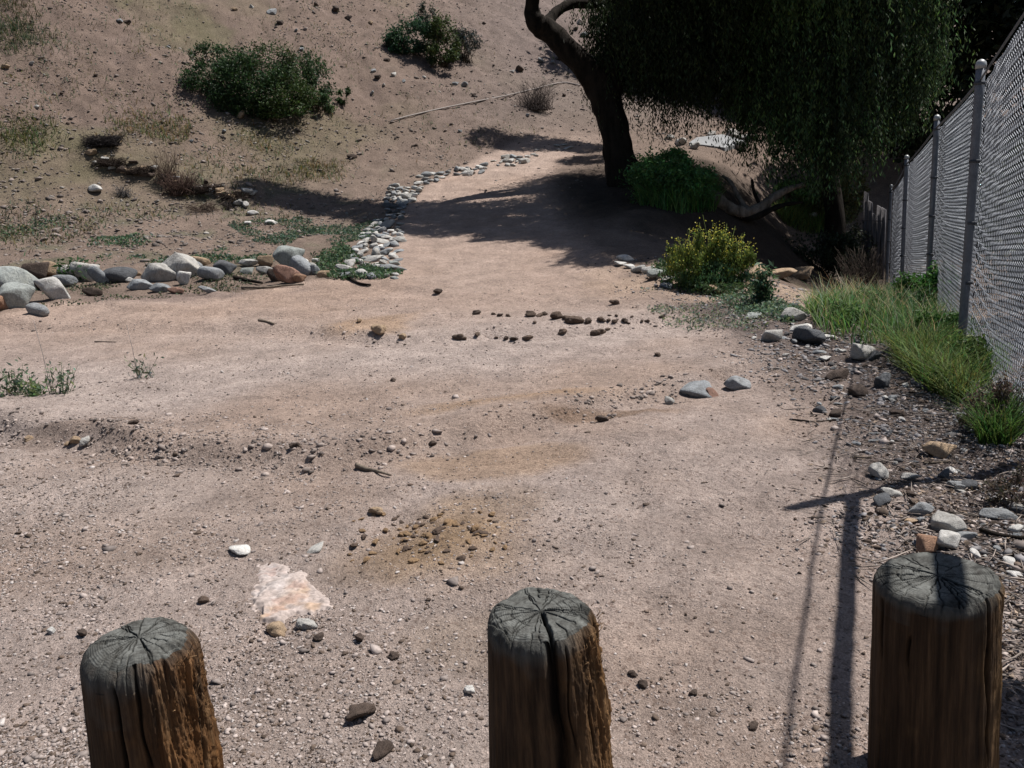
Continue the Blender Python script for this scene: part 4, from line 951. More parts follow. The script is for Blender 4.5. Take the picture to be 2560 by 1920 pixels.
P = at(420, 455); dead_brush('dead_bush', 'wispy brown dead weeds standing on the hillside ledge', P, m_at(45, P), m_at(85, P), 120, (.15, .11, .085))
P = at(310, 490); dead_brush('dead_bush', 'small grey dead tuft on the soil below the ledge', P, m_at(30, P), m_at(26, P), 90, (.09, .085, .085))
P = at(570, 525); dead_brush('dead_bush', 'dark stubby dead tuft below the right end of the ledge', P, m_at(18, P), m_at(26, P), 70, (.06, .05, .045))
P = at(500, 525); dead_brush('dead_bush', 'low spread of brown dead stems below the ledge', P, m_at(70, P), m_at(16, P), 140, (.10, .075, .06))
for x, y, lab in [(275, 412, 'dark low brush added as shade under the upper left rim of the ledge'), (345, 432, 'dark low brush added as shade among the upper ledge stones'), (520, 478, 'dark brown brush added as shade among the lower ledge stones'), (585, 496, 'dark brush added as shade at the right end of the ledge')]:
    P = at(x, y); dead_brush('dead_bush', lab, P, m_at(52, P), m_at(17, P), 300, (.035, .026, .022))  # dark stems added to stand in for the shaded gaps below the rim
# dark burnt-looking heap above the ledge
def heap():
    P = at(258, 362); root = dead_brush('brush_heap', 'dark heap of cut brush lying above the ledge', P, m_at(60, P), m_at(26, P), 520, (.03, .026, .026))
heap()
# pipe up the hillside
def hill_pipe():
    pts = [at(x, y)+np.array([0, 0, .05]) for x, y in [(978, 306), (1040, 290), (1120, 272), (1200, 256), (1270, 242), (1340, 225), (1406, 210), (1450, 217)]]
    v, f = tube(catmull(pts, 5), .022, 8); o0 = pts[3]; o = mk('irrigation_pipe', v-o0, f, mat_plain('sun_bleached_plastic', (.22, .19, .175), .6), None, None, True); o.location = o0
    tag(o, 'thin bleached pipe lying slantwise across the hillside', 'pipe')
hill_pipe()

# weeds and flowers by the path
P = at(1775, 722); s = m_at(100, P)
MB = [(-.55*s, .1*s, .55*s, .5*s, .45*s, .5*s, 2600), (.35*s, .1*s, .55*s, .55*s, .45*s, .5*s, 2800), (0, -.05*s, .3*s, .75*s, .5*s, .38*s, 3200, (.055, .11, .045)), (.75*s, .1*s, .35*s, .35*s, .3*s, .4*s, 1100, (.05, .10, .05))]
for k in range(16):
    a = RNG.uniform(-.95, .95); MB.append((a*s, RNG.uniform(-.2, .4)*s, (RNG.uniform(.75, 1.3)-.35*a*a)*s, .17*s, .15*s, .24*s, 420))
mb = bush('mustard_bush', 'bright yellow-flowered bush on the right bank of the path', 'bush', P, MB, .020, (.11, .15, .034), (.08, .10, .03), nstem=60, flowers=(450, (.48, .45, .07), .011, 0), upright=2.2)
def mustard_tops(root):
    A = Acc(); Fl = Acc()
    for k in range(130):
        a = RNG.uniform(-1, 1); b = np.array([a*.9*s, RNG.uniform(-.25, .45)*s, .5*s]); h = (1.25-.45*a*a+RNG.normal()*.18)*s; e = np.array([b[0]*1.12+RNG.normal()*.08*s, b[1]+RNG.normal()*.08*s, max(h, .7*s)])
        A.add(*tube(np.array([b, (b+e)/2+RNG.normal(size=3)*.02, e]), [.004, .003, .002], 4), np.array([.11, .14, .04])*RNG.uniform(.6, 1.4))
        m = 6; t = RNG.uniform(.55, 1.03, m); pts = b+(e-b)*t[:, None]+RNG.normal(size=(m, 3))*.018; v, f = leaves(pts, .012, .009); Fl.add(v, f, leafcol(m, (.45, .43, .07), .3, .1))
    A.mk('flower_stem', M_DRY, root); Fl.mk('flower_head', M_LEAF, root)['kind'] = 'stuff'
mustard_tops(mb)
def stalks(name, label, P, n, h, spread, c, leafsz, group=None, seedhead=None, lf=9):
    root = empty(name, P, label, 'weed', group); A = Acc(); L = Acc()
    for k in range(n):
        b = np.array([RNG.normal()*spread*.35, RNG.normal()*spread*.3, -.02]); e = b+np.array([RNG.normal()*spread*.6, RNG.normal()*spread*.4, h*RNG.uniform(.55, 1.05)])
        q = catmull([b, (b+e)/2+RNG.normal(size=3)*.03*h, e], 4); A.add(*tube(q, np.linspace(.004, .0015, 9)*(h/.5+.3), 4), np.array(c)*.8)
        t = RNG.random(lf); pts = b+(e-b)*t[:, None]+RNG.normal(size=(lf, 3))*leafsz*.8
        v, f = leaves(pts, leafsz*RNG.uniform(.5, 1.2, lf), leafsz*.3); L.add(v, f, leafcol(lf, c))
    A.mk('stem', M_DRY, root); L.mk('foliage', M_LEAF, root); return root
P = at(1905, 762); stalks('weed', 'tall leafy weed standing by the sandy creek bed', P, 16, m_at(105, P), m_at(28, P), (.055, .10, .05), .05, lf=26)
WG = 'weeds in the gravel at the left'
P = at(45, 985); stalks('weed', 'leafy green weed clump at the left frame edge', P, 20, m_at(75, P), m_at(50, P), (.10, .14, .085), .032, WG, lf=12)
P = at(85, 990); stalks('weed', 'bright low weed rosette right of the edge clump', P, 14, m_at(40, P), m_at(30, P), (.13, .19, .09), .03, WG, lf=12)
P = at(150, 985); stalks('weed', 'spiky weed with tall thin seed stalks in the gravel', P, 14, m_at(85, P), m_at(40, P), (.12, .16, .10), .03, WG, lf=10)
P = at(350, 945); stalks('weed', 'lone sparse weed with one tall thin stalk in the gravel', P, 9, m_at(55, P), m_at(30, P), (.13, .155, .11), .028, WG, lf=10)
for k, (x, y, hp, lab) in enumerate([(128, 978, 180, 'thin dry stalk rising from the spiky weed'), (345, 940, 130, 'thin dry stalk rising from the lone sparse weed')]):
    P = at(x, y); h = m_at(hp, P); o = mk('dry_stalk', *tube(np.array([[0, 0, -.02], [-.02*h, 0, .5*h], [-.06*h, 0, h]]), [.003, .002, .0015], 5), M_DRY, None, np.full((17, 3), .16), False); o.location = P; tag(o, lab, 'stalk', WG)
P = at(190, 700); stalks('weed', 'spiky green weed growing among the stones of the row', P, 22, m_at(60, P), m_at(40, P), (.04, .085, .03), .07, lf=7)
# low leafy weeds at the base of the trees
P = at(1700, 505); s = m_at(100, P)
bush('shade_bush', 'soft green bush in the shade right of the leaning trunk', 'bush', P, [(-.5*s, .2*s, .55*s, .8*s, .6*s, .6*s, 3600), (.35*s, 0, .4*s, .5*s, .5*s, .45*s, 2600), (-.1*s, .4*s, .95*s, .5*s, .5*s, .3*s, 1600)], .045, (.085, .19, .06))
P = at(2000, 525); s = m_at(100, P)
bush('shade_bush', 'leafy green bush on the bank right of the fallen log', 'bush', P, [(-.1*s, .1*s, .35*s, .55*s, .5*s, .4*s, 2800), (.35*s, .2*s, .3*s, .45*s, .4*s, .3*s, 1500, (.15, .18, .06))], .05, (.10, .21, .06))
P = at(2110, 560); s = m_at(100, P)
bush('shade_bush', 'yellowish shrub under the trees left of the fence end', 'bush', P, [(-.1*s, .2*s, .5*s, .55*s, .5*s, .55*s, 2600), (.25*s, .3*s, .9*s, .4*s, .4*s, .5*s, 1600)], .05, (.14, .145, .06))
P = at(2060, 690); s = m_at(100, P)
bush('shade_bush', 'dark shrub at the right of the sandy creek bed', 'bush', P, [(-.2*s, .4*s, .5*s, .8*s, .6*s, .55*s, 3200), (.45*s, .2*s, .45*s, .45*s, .4*s, .5*s, 1600)], .045, (.028, .042, .022))
P = at(2150, 745); s = m_at(100, P)
dead_brush('dead_bush', 'brown dry brush at the foot of the fence, beyond the green grass', P, .7*s, 1.3*s, 220, (.075, .06, .05))
P = at(2150, 690); s = m_at(100, P)
bush('shade_bush', 'dull grey-green scrub against the far part of the fence', 'bush', P, [(0, .2*s, .5*s, .5*s, .4*s, .65*s, 2200)], .04, (.045, .055, .035))
P = at(2500, 1080); s = m_at(100, P)
bush('dead_bush', 'tangled brown dry brush against the near fence panel', 'dead brush', P, [(0, .1*s, .5*s, .9*s, .5*s, .7*s, 900), (.5*s, .1*s, .8*s, .6*s, .5*s, .8*s, 800), (-.5*s, 0, .25*s, .5*s, .4*s, .35*s, 500)], .014, (.13, .10, .075), (.14, .11, .085), nstem=60, upright=1.0)
P = at(2545, 1270); s = m_at(100, P)
bush('dead_bush', 'brown dry brush at the right edge below the fence', 'dead brush', P, [(0, 0, .3*s, .9*s, .5*s, .45*s, 900), (.3*s, 0, .6*s, .5*s, .5*s, .5*s, 500)], .011, (.10, .08, .065), (.12, .095, .075), nstem=50, upright=.8)
P = at(2330, 770); s = m_at(100, P)
bush('fence_weed', 'lush green weed clump growing up the fence', 'weed', P, [(-.2*s, .1*s, .35*s, .65*s, .45*s, .5*s, 3000), (.3*s, .1*s, .5*s, .35*s, .3*s, .55*s, 1700)], .032, (.06, .15, .035), upright=.5)

for k, (x, y, w, h, c) in enumerate([(2265, 800, .5, .3, (.06, .14, .04)), (2170, 775, .45, .22, (.08, .15, .045)), (2350, 850, .5, .26, (.07, .14, .035)), (2420, 930, .45, .24, (.09, .14, .04)), (2090, 800, .4, .16, (.09, .15, .05)), (2300, 760, .5, .42, (.055, .13, .035))]):
    P = at(x, y)
    bush('fence_weed', ['broad-leaved weed in the middle of the fence-side grass', 'low weed at the far left of the fence-side grass', 'leafy weed in front of the first fence post', 'weed at the near end of the fence-side grass', 'small weed at the edge of debris and grass', 'tall leafy weed left of the first fence post'][k], 'weed', P, [(0, 0, h*.5, w*.6, w*.5, h*.6, 900), (w*.3, .1, h*.4, w*.4, w*.4, h*.5, 500)], .026, c, nstem=14, upright=.6, group='weeds in the fence-side grass')
# grass
def blades(name, label, X, Y, h, w, c, lean=.5, var=.35, seedy=0):
    n = len(X); Z = terrain(X, Y); b = np.stack([X, Y, Z-.01], -1); h = np.broadcast_to(h, n)*RNG.uniform(.4, 1.25, n)
    a = RNG.uniform(0, 6.28, n); side = np.stack([np.cos(a), np.sin(a), 0*a], -1); out = np.stack([-np.sin(a), np.cos(a), 0*a], -1)*(lean*RNG.uniform(.2, 1.4, n))[:, None]
    w = np.broadcast_to(w, n)[:, None]
    m = b+out*h[:, None]*.35+np.array([0, 0, 1])*h[:, None]*.6; e = b+out*h[:, None]*.95+np.array([0, 0, 1])*h[:, None]
    v = np.stack([b-side*w, b+side*w, m+side*w*.8, m-side*w*.8, e+side*w*.1, e-side*w*.1], 1).reshape(-1, 3)
    i = np.arange(n)[:, None]*6; f = np.concatenate([i+[0, 1, 2, 3], i+[3, 2, 4, 5]])
    col = np.array(c)*RNG.uniform(1-var, 1+var, (n, 1))*np.stack([1+.25*RNG.normal(size=n), np.ones(n), 1+.2*RNG.normal(size=n)], -1)
    return tag(mk(name, v, f, M_GRASS, None, np.repeat(np.clip(col, .01, 1), 6, 0)), label, None, None, 'stuff')
def in_poly(n, poly):
    W = np.array([march(x, y, z_base)[:2] for x, y in poly]); lo, hi = W.min(0), W.max(0); out = []
    while sum(map(len, out)) < n:
        p = RNG.uniform(lo, hi, (n*2, 2)); ins = np.zeros(len(p), bool); j = len(W)-1
        for i in range(len(W)):
            c = ((W[i, 1] > p[:, 1]) != (W[j, 1] > p[:, 1])) & (p[:, 0] < (W[j, 0]-W[i, 0])*(p[:, 1]-W[i, 1])/(W[j, 1]-W[i, 1]+1e-12)+W[i, 0]); ins ^= c; j = i
        out.append(p[ins])
    p = np.concatenate(out)[:n]; return p[:, 0], p[:, 1]
X, Y = in_poly(7000, [(2000, 790), (2150, 742), (2330, 745), (2420, 830), (2480, 960), (2440, 985), (2330, 900), (2230, 870), (2080, 838)])
k = vnoise(X*2.2, Y*2.2, 5)+.7*RNG.random(len(X)) > -.1
blades('grass', 'bright green grass along the foot of the fence', X[k], Y[k], .24, .0045, (.085, .165, .045), 1.0, .6)
X, Y = in_poly(3200, [(1590, 470), (1700, 455), (1800, 490), (1790, 530), (1700, 540), (1600, 520)])
blades('shade_grass', 'green grass and weeds in the dappled shade right of the leaning trunk', X, Y, .42, .010, (.10, .20, .06), 1.0, .5)
X, Y = in_poly(1800, [(1930, 520), (2060, 500), (2120, 540), (2080, 580), (1960, 560)])
blades('shade_grass', 'rank grass on the shaded bank left of the fence end', X, Y, .4, .010, (.12, .17, .05), 1.0, .5)
X, Y = in_poly(2200, [(2230, 880), (2330, 880), (2440, 985), (2400, 1010), (2300, 960)])
blades('yellow_grass', 'yellowish long grass at the edge of the debris', X, Y, .24, .004, (.11, .155, .04), 1.3, .6)
X, Y = in_poly(1100, [(2440, 1040), (2530, 1030), (2530, 1120), (2450, 1115)])
blades('grass_tuft', 'vivid green grass tuft at the right among the debris', X, Y, .20, .004, (.065, .12, .028), 1.1, .55)
X, Y = in_poly(900, [(2000, 790), (2150, 742), (2420, 830), (2330, 880), (2080, 838)])
blades('dry_grass', 'straw-coloured seed stalks standing in the green grass', X, Y, .36, .003, (.33, .31, .19), 1.0)
def mat_patch(name, label, poly, n, h, sz, c, thresh=-.2):
    X, Y = in_poly(n, poly); k = fbm(X*1.1, Y*1.1, 77, 3)+.5*RNG.random(n) > thresh; X, Y = X[k], Y[k]
    c0 = np.stack([X, Y, terrain(X, Y)+RNG.random(len(X))*h], -1); v, f = leaves(c0, sz*RNG.uniform(.5, 1.3, len(X)), sz*.55*RNG.uniform(.6, 1.2, len(X)))
    return tag(mk(name, v, f, M_LEAF, None, leafcol(len(X), c)), label, None, None, 'stuff')
mat_patch('groundcover', 'low green weeds covering the flat behind the stone row', [(0, 560), (200, 545), (480, 600), (700, 640), (700, 660), (300, 660), (0, 640)], 9000, .05, .032, (.075, .125, .07), .4)
mat_patch('groundcover', 'patchy green weeds in front of the tree shadow', [(560, 555), (780, 540), (960, 555), (930, 600), (800, 630), (640, 600)], 8000, .05, .028, (.075, .118, .075), .52)
mat_patch('groundcover', 'green weeds round the near end of the cobble border', [(740, 640), (860, 620), (900, 650), (1010, 690), (960, 705), (800, 700)], 6500, .07, .028, (.068, .115, .058), .5)
mat_patch('groundcover', 'sparse grey-green sprouts at the right edge of the path', [(1600, 720), (1720, 740), (1960, 800), (1900, 830), (1720, 830), (1620, 790)], 1900, .05, .018, (.16, .19, .13), .3)
mat_patch('groundcover', 'mint-green low weeds between the path and the creek bed', [(1760, 745), (1880, 740), (2010, 780), (1980, 815), (1860, 790)], 2600, .07, .022, (.12, .18, .11), .1)
mat_patch('groundcover', 'low dark weeds among the stones of the row', [(0, 730), (500, 690), (680, 680), (690, 710), (480, 735), (250, 760), (0, 790)], 4200, .05, .022, (.07, .085, .05), .35)
mat_patch('groundcover', 'weeds on the bank at the foot of the yellow-flowered bush', [(1560, 640), (1700, 690), (1900, 720), (1880, 750), (1660, 715)], 3600, .16, .028, (.05, .085, .035), .0)
def hill_grass():
    X, Y = fan(110000, 14, 52, .8); t = hill_t(X, Y); n1 = fbm(X*.35, Y*.35, 87, 3)+.6*fbm(X*1.3, Y*1.3, 88, 2)
    k = (RNG.random(len(X)) < sstep(n1, -.1, .9)*sstep(t, -4, -1)*(.35+.65*sstep(-X, -1, 6))) & (path_mask(X, Y) < .3); X, Y = X[k], Y[k]
    blades('hillside_grass', 'thin dry yellow-green grass over the hillside', X, Y, .10, .010, (.115, .115, .068), 1.3, .5)
    P = [(230, 290), (400, 300), (640, 380), (850, 400), (820, 445), (600, 425), (380, 350)]
    X, Y = in_poly(5200, P); X = X+RNG.normal(size=len(X))*.35; Y = Y+RNG.normal(size=len(X))*.5; k = fbm(X*1.1, Y*1.1, 89, 4)+.8*RNG.random(len(X)) > .45
    blades('hillside_grass', 'yellowish grass band below the big hillside bush', X[k], Y[k], .13, .010, (.135, .122, .062), 1.3)
    for poly, n, c in (([(20, 330), (90, 320), (110, 365), (30, 370)], 700, (.09, .10, .04)), ([(0, 70), (80, 65), (100, 115), (0, 120)], 900, (.06, .075, .04)), ([(0, 10), (40, 5), (60, 45), (0, 45)], 500, (.08, .075, .04))):
        X, Y = in_poly(n, poly); X = X+RNG.normal(size=n)*.3; Y = Y+RNG.normal(size=n)*.35; blades('hillside_grass', None, X, Y, .15, .009, c, 1.2)
hill_grass()

# ------------------------------------------------------------------ sticks
def stick(name, label, pts, r0, r1, mat=None, lift=.01, wob=.12):
    q = [at(x, y) for x, y in pts]; q = [np.array([p[0], p[1], p[2]+lift]) for p in q]; c = q[0]
    cv = catmull(q, 6); v, f = tube(cv-c, np.linspace(r0, r1, len(cv)), 8, wob, len(pts)); o = mk(name, v, f, mat or M_LOG, None, None, True); o.location = c
    return tag(o, label, 'stick')
stick('stick', 'short thick piece of broken branch on the path', [(893, 1168), (915, 1178), (945, 1184), (978, 1194)], .016, .006, lift=.014)
stick('stick', 'bleached stick at the foot of the red rock', [(605, 722), (660, 722), (700, 718), (760, 714)], .02, .012, lift=.02)
stick('stick', 'dark curved stick at the near end of the cobble border', [(868, 690), (884, 705), (900, 712), (926, 716)], .025, .015, M_BARK, .02)
stick('stick', 'pale chip of wood lying left on the path', [(648, 803), (665, 806), (685, 812)], .02, .012, lift=.012)
stick('stick', 'dark piece of bark in the weeds of the row', [(585, 698), (620, 705), (655, 712)], .03, .02, M_BARK, .03)
stick('stick', 'crooked stick in the debris right of the nearest post', [(2450, 1330), (2490, 1342), (2540, 1350), (2580, 1352)], .010, .007, M_BARK, .012)
stick('stick', 'thin grey twig across the debris near the reddish block', [(1980, 1052), (2030, 1056), (2080, 1054)], .006, .003, M_BARK, .008)
stick('stick', 'two-pronged pale twig on the right edge debris', [(2136, 1146), (2160, 1148), (2184, 1145)], .006, .004, None, .01)
stick('stick', 'pale straight twig above the pinkish flat stone', [(2310, 1162), (2345, 1160), (2378, 1157)], .006, .004, None, .01)
stick('stick', 'thin straw lying on the gravel left of the path', [(237, 856), (262, 856), (290, 857)], .006, .004, M_BARK, .008)

# ------------------------------------------------------------------ fallen log
def fallen_log():
    Y = 18.6; root_p = at(1850, 545); Yl = root_p[1]
    root = empty('fallen_log', root_p, 'bleached fallen log sagging across the bank under the trees', 'log'); o0 = np.array(root_p)
    def br(name, pts, rad, mat=M_LOG):
        q = np.array([at_depth(x, y, Yl+dy) for x, y, dy in pts]); p, r = taper_path(q-o0, np.array(rad)*Yl/F, 8); v, f = tube(p, r, 12, .22, len(pts)); return mk(name, v, f, mat, root, None, True)
    br('trunk', [(1755, 470, .15), (1778, 488, .1), (1800, 503, 0), (1830, 524, -.1), (1868, 532, -.1), (1900, 520, 0), (1930, 497, .1), (1965, 475, .25), (2010, 462, .5)], [13, 15, 16, 15, 14, 13, 10, 8, 6])
    br('limb', [(1836, 540, -.1), (1880, 545, -.15), (1920, 528, -.1), (1960, 512, 0), (2005, 506, .2)], [7, 8, 7, 5, 3], M_BARK)
    br('limb', [(1868, 527, 0), (1845, 490, .35), (1826, 455, .6), (1806, 440, .8)], [7, 6, 5, 3])
    br('limb', [(1900, 512, .05), (1885, 480, .3), (1880, 450, .5)], [5, 4, 3], M_BARK)
fallen_log()
# pale concrete slab of the far channel
for x, y, w, lab in [(1700, 362, 26, 'pale rock left of the far concrete apron'), (1735, 372, 22, 'small pale rock at the near edge of the far apron'), (1780, 342, 24, 'grey rock behind the far concrete apron'), (1830, 342, 30, 'rough rock at the back right of the far apron'), (1868, 352, 26, 'pale rock at the right end of the far apron'), (1850, 374, 30, 'whitish rock at the near right corner of the far apron'), (1672, 350, 20, 'small stone far left of the apron')]:
    P = at(x, y); rock('stone', P, px_size(w, P), 'angular', 'pale', lab, 'stone', 'rocks round the far concrete apron', sink=.2)
def slab():
    q = [at(x, y) for x, y in [(1722, 366), (1812, 378), (1868, 362), (1806, 344), (1742, 352)]]
    zt = [p[2]+.1 for p in q]; v = [[p[0], p[1], z] for p, z in zip(q, zt)]+[[p[0], p[1], z-.6] for p, z in zip(q, zt)]
    c = np.mean(v, 0); n = 5; M = mat_plain('pale_concrete', (.24, .245, .25), .85, 0, .2, .2, 2)
    me = bpy.data.meshes.new('concrete_apron'); me.from_pydata([list(np.array(p)-c) for p in v], [], [list(range(n)), list(range(2*n-1, n-1, -1))]+[[i, i+n, (i+1) % n+n, (i+1) % n] for i in range(n)]); me.materials.append(M)
    o = bpy.data.objects.new('concrete_apron', me); COL.objects.link(o); o.location = c; tag(o, 'pale concrete apron glimpsed under the hanging tree branches', 'concrete slab')
slab()

# ------------------------------------------------------------------ trees
def strands(A, P0, L, out, leaf, color, K=18, var=.75):
    """hanging leafy strands like those of a pepper tree"""
    n = len(P0); s = np.linspace(.05, 1, K)[None, :, None]
    L = L[:, None, None]
    pos = P0[:, None]+out[:, None]*(L*.28*(1-(1-s)**2))
    pos = pos+np.array([0, 0, 1.0])*(L*(.12*np.sin(np.pi*s)-s**1.4*.95))
    pos = pos+RNG.normal(size=pos.shape)*leaf*.75
    pos = pos.reshape(-1, 3)
    v, f = leaves(pos, leaf*RNG.uniform(.6, 1.2, len(pos)), leaf*.24*RNG.uniform(.7, 1.3, len(pos)), np.array([0, 0, -1.0]), .65)
    big = np.clip(1+1.1*fbm(P0[:, 0]*1.1+P0[:, 1]*.7, P0[:, 2]*.8, 55, 2), .35, 2.2)
    t = np.repeat(RNG.uniform(1-var, 1+var, n)*big, K)
    A.add(v, f, leafcol(len(pos), color, .3)*np.repeat(t, 4)[:, None])
def crown_ball(A, c, r, n, L, leaf, color, K=18):
    p = in_ball(n, .3)*np.array(r)+np.array(c); o = unit((p-np.array(c))*[1, 1, .2]); strands(A, p, RNG.uniform(*L, n), o, leaf, color, K)
def on_sun(px, py, z):                       # the point at height z that shades a given spot of ground
    g = march(px, py, z_base); return g+S*((z-g[2])/S[2])
def pepper_tree():
    Y = 20.5; foot = at_depth(1562, 474, Y); foot[2] = gz(foot[0], foot[1])
    root = empty('pepper_tree', foot, 'leaning dark tree with hanging foliage whose trunk forks beside the path', 'tree'); o0 = np.array(foot)
    def br(name, pts, rad, parent=root, seg=8):
        q = np.array([at_depth(x, y, Y+dy) for x, y, dy in pts]); p, r = taper_path(q-o0, np.array(rad)*Y/F, seg); v, f = tube(p, r, 14, .10, len(pts)); return mk(name, v, f, M_BARK, parent, None, True)
    br('trunk', [(1572, 520, 0), (1566, 470, 0), (1552, 410, 0), (1541, 350, 0), (1524, 280, .1), (1502, 225, .1), (1468, 178, 0), (1425, 130, -.1), (1385, 90, -.1), (1350, 62, -.2)], [68, 52, 40, 34, 36, 36, 29, 27, 26, 26])
    br('limb', [(1356, 70, -.2), (1336, 50, -.3), (1330, 20, -.3), (1331, -20, -.4), (1318, -90, -.4), (1280, -190, -.6), (1190, -290, -.8)], [24, 22, 17, 14, 12, 9, 5])
    br('limb', [(1362, 72, -.2), (1372, 52, 0), (1392, 30, .2), (1430, 10, .4), (1490, 10, .6), (1560, 15, .8)], [20, 14, 12, 11, 10, 6])
    br('limb', [(1515, 260, .1), (1530, 200, .3), (1545, 120, .5), (1560, 20, .7), (1600, -120, .9), (1680, -260, 1.0)], [30, 32, 34, 32, 26, 16])
    br('limb', [(1555, 60, .6), (1610, -10, .8), (1700, -60, 1), (1800, -90, 1)], [22, 18, 14, 8])
    A = Acc(); c = (.026, .042, .017)
    # the hanging curtain right of the trunk
    for x, yt, yb, dy, n in [(1510, -60, 290, .6, 60), (1560, -60, 300, .6, 120), (1620, -80, 300, .9, 150), (1680, -60, 320, .5, 150), (1740, -80, 300, .9, 150), (1800, -80, 300, .4, 150), (1860, -80, 330, .8, 170), (1600, -160, 230, -.8, 130), (1700, -160, 240, -.9, 130), (1800, -160, 250, -.9, 130)]:
        yb = yb+RNG.uniform(-60, 45); top = at_depth(x, yt, Y+dy); bot = at_depth(x, yb, Y+dy); h = top[2]-bot[2]
        for q in (0, .33, .62):
            m = n; p = np.stack([top[0]+RNG.normal(size=m)*.36, top[1]+RNG.normal(size=m)*.55, top[2]-h*q*RNG.uniform(.7, 1.1, m)], -1)
            strands(A, p-o0, np.minimum(RNG.uniform(.9, 1.9, m), (p[:, 2]-bot[2])*RNG.uniform(.75, 1.1, m)+.15), rand_dirs(m)*[1, 1, 0], .06, c, 24)
    # sparse strands left of and behind the trunk
    for x, yt, n in [(1500, 60, 26), (1490, 20, 30), (1470, 60, 8), (1500, 210, 14)]:
        top = at_depth(x, yt, Y+.5); p = top+RNG.normal(size=(n, 3))*[.12, .3, .25]; strands(A, p-o0, RNG.uniform(.5, 1.3, n), rand_dirs(n)*[1, 1, 0], .045, c, 18)
    # the high crown, out of the frame, that throws the shade on the path
    for x, y in [(985, 545), (1040, 520), (1050, 560), (1120, 540), (1120, 575), (1200, 520), (1200, 565), (1280, 540), (1290, 585), (1370, 520), (1370, 575), (1440, 545), (1450, 600), (1520, 560), (1530, 610), (1450, 490),
                 (930, 528), (860, 520), (790, 510), (725, 500), (665, 488), (1500, 490), (1590, 540), (1600, 600)]:
        z = RNG.uniform(7.2, 8.2); p = on_sun(x, y, z)-o0; crown_ball(A, p, (.85, .55, .35), 300, (.4, .9), .09, c, 14)
    for x, y in [(1230, 352), (1290, 362), (1340, 356), (1400, 366), (1450, 372), (1480, 400)]:
        p = on_sun(x, y, RNG.uniform(8.2, 9.0))-o0; crown_ball(A, p, (.9, .45, .35), 240, (.4, .9), .09, c, 14)
    A.mk('crown', M_LEAF, root)
pepper_tree()
def pepper_tree_right():
    Y = 19.8; foot = at_depth(2085, 470, Y+1.2); foot[2] = gz(foot[0], foot[1])
    root = empty('pepper_tree', foot, 'broad weeping tree whose foliage hangs low left of the fence', 'tree'); o0 = np.array(foot)
    q = np.array([foot+[0, 0, -.3], foot+[.05, 0, 1.2], foot+[-.1, .1, 2.6], foot+[.2, 0, 4.2], foot+[.5, -.2, 6.5]])
    p, r = taper_path(q-o0, [.30, .24, .2, .16, .1]); v, f = tube(p, r, 14, .1, 3); mk('trunk', v, f, M_BARK, root, None, True)
    for e in ([-1.8, -.5, 5.2], [1.5, -.6, 5.6], [-.8, -1.5, 6.0], [1.0, 1.2, 6.2]):
        p, r = taper_path(np.array([[-.1, .1, 2.6], np.array(e)*.55+[0, 0, 1.4], e]), [.2, .13, .05]); v, f = tube(p, r, 9, .1, 5); mk('limb', v, f, M_BARK, root, None, True)
    A = Acc(); c = (.052, .088, .034)
    for x, yt, yb, dy, n in [(1880, -120, 380, .3, 150), (1930, -120, 400, -.2, 190), (1990, -120, 460, -.7, 230), (2050, -120, 480, -.9, 250), (2110, -120, 480, -.9, 250), (2170, -120, 440, -.5, 210), (2220, -100, 400, -.2, 180), (2265, -60, 370, 0, 140), (2295, -40, 260, .2, 80), (2000, -120, 400, .8, 140), (2120, -120, 400, .8, 140)]:
        yb = yb+RNG.uniform(-60, 45); top = at_depth(x, yt, Y+dy); bot = at_depth(x, yb, Y+dy); h = top[2]-bot[2]
        for q in (0, .22, .44, .66):
            m = int(n*.8); p = np.stack([top[0]+RNG.normal(size=m)*.26, top[1]+RNG.normal(size=m)*.5, top[2]-h*q*RNG.uniform(.75, 1.15, m)], -1)
            strands(A, p-o0, np.minimum(RNG.uniform(1.0, 2.0, m), (p[:, 2]-bot[2])*RNG.uniform(.7, 1.1, m)+.15), rand_dirs(m)*[1, 1, 0], .06, c, 26)
    for x, y in [(1650, 560), (1720, 600), (1720, 560), (1790, 580), (1800, 540), (1860, 600), (1900, 580), (1950, 600), (2030, 600), (2060, 560), (1990, 640), (2060, 640), (1640, 500), (1740, 530), (2100, 600), (1560, 520), (1600, 580), (1500, 600), (2110, 660), (1680, 470), (1760, 440), (1800, 480), (1900, 540), (2050, 530), (1620, 620), (1540, 640), (1470, 560), (1700, 640)]:
        z = RNG.uniform(6.6, 7.6); p = on_sun(x, y, z)-o0; crown_ball(A, p, (1.0, .85, .4), 320, (.5, 1.0), .10, c, 14)
    A.mk('crown', M_LEAF, root)
pepper_tree_right()
def dense_tree(foot, h, balls, label, color, leaf=.10, group='dark trees beyond the fence', n=2600, trunk=.3):
    foot = np.array([foot[0], foot[1], gz(*foot)]); root = empty('tree', foot, label, 'tree', group)
    p, r = taper_path(np.array([[0, 0, -.3], [.1, 0, h*.3], [-.1, .1, h*.6], [.1, 0, h*.9]]), [trunk, trunk*.8, trunk*.55, trunk*.2]); v, f = tube(p, r, 10, .1, 2); mk('trunk', v, f, M_BARK, root, None, True)
    A = Acc()
    for (x, y, z, rx, ry, rz) in balls:
        cen = in_ball(60, .4)*[rx, ry, rz]+[x, y, z]; per = n//60; pts = (cen[:, None]+RNG.normal(size=(60, per, 3))*np.array([rx, ry, rz])*.17).reshape(-1, 3)
        v, f = leaves(pts, leaf*RNG.uniform(.6, 1.3, len(pts)), leaf*.45*RNG.uniform(.7, 1.2, len(pts))); t = np.repeat(RNG.uniform(.55, 1.4, 60), per)
        A.add(v, f, leafcol(len(pts), color)*np.repeat(t, 4)[:, None])
    A.mk('crown', M_LEAF, root)
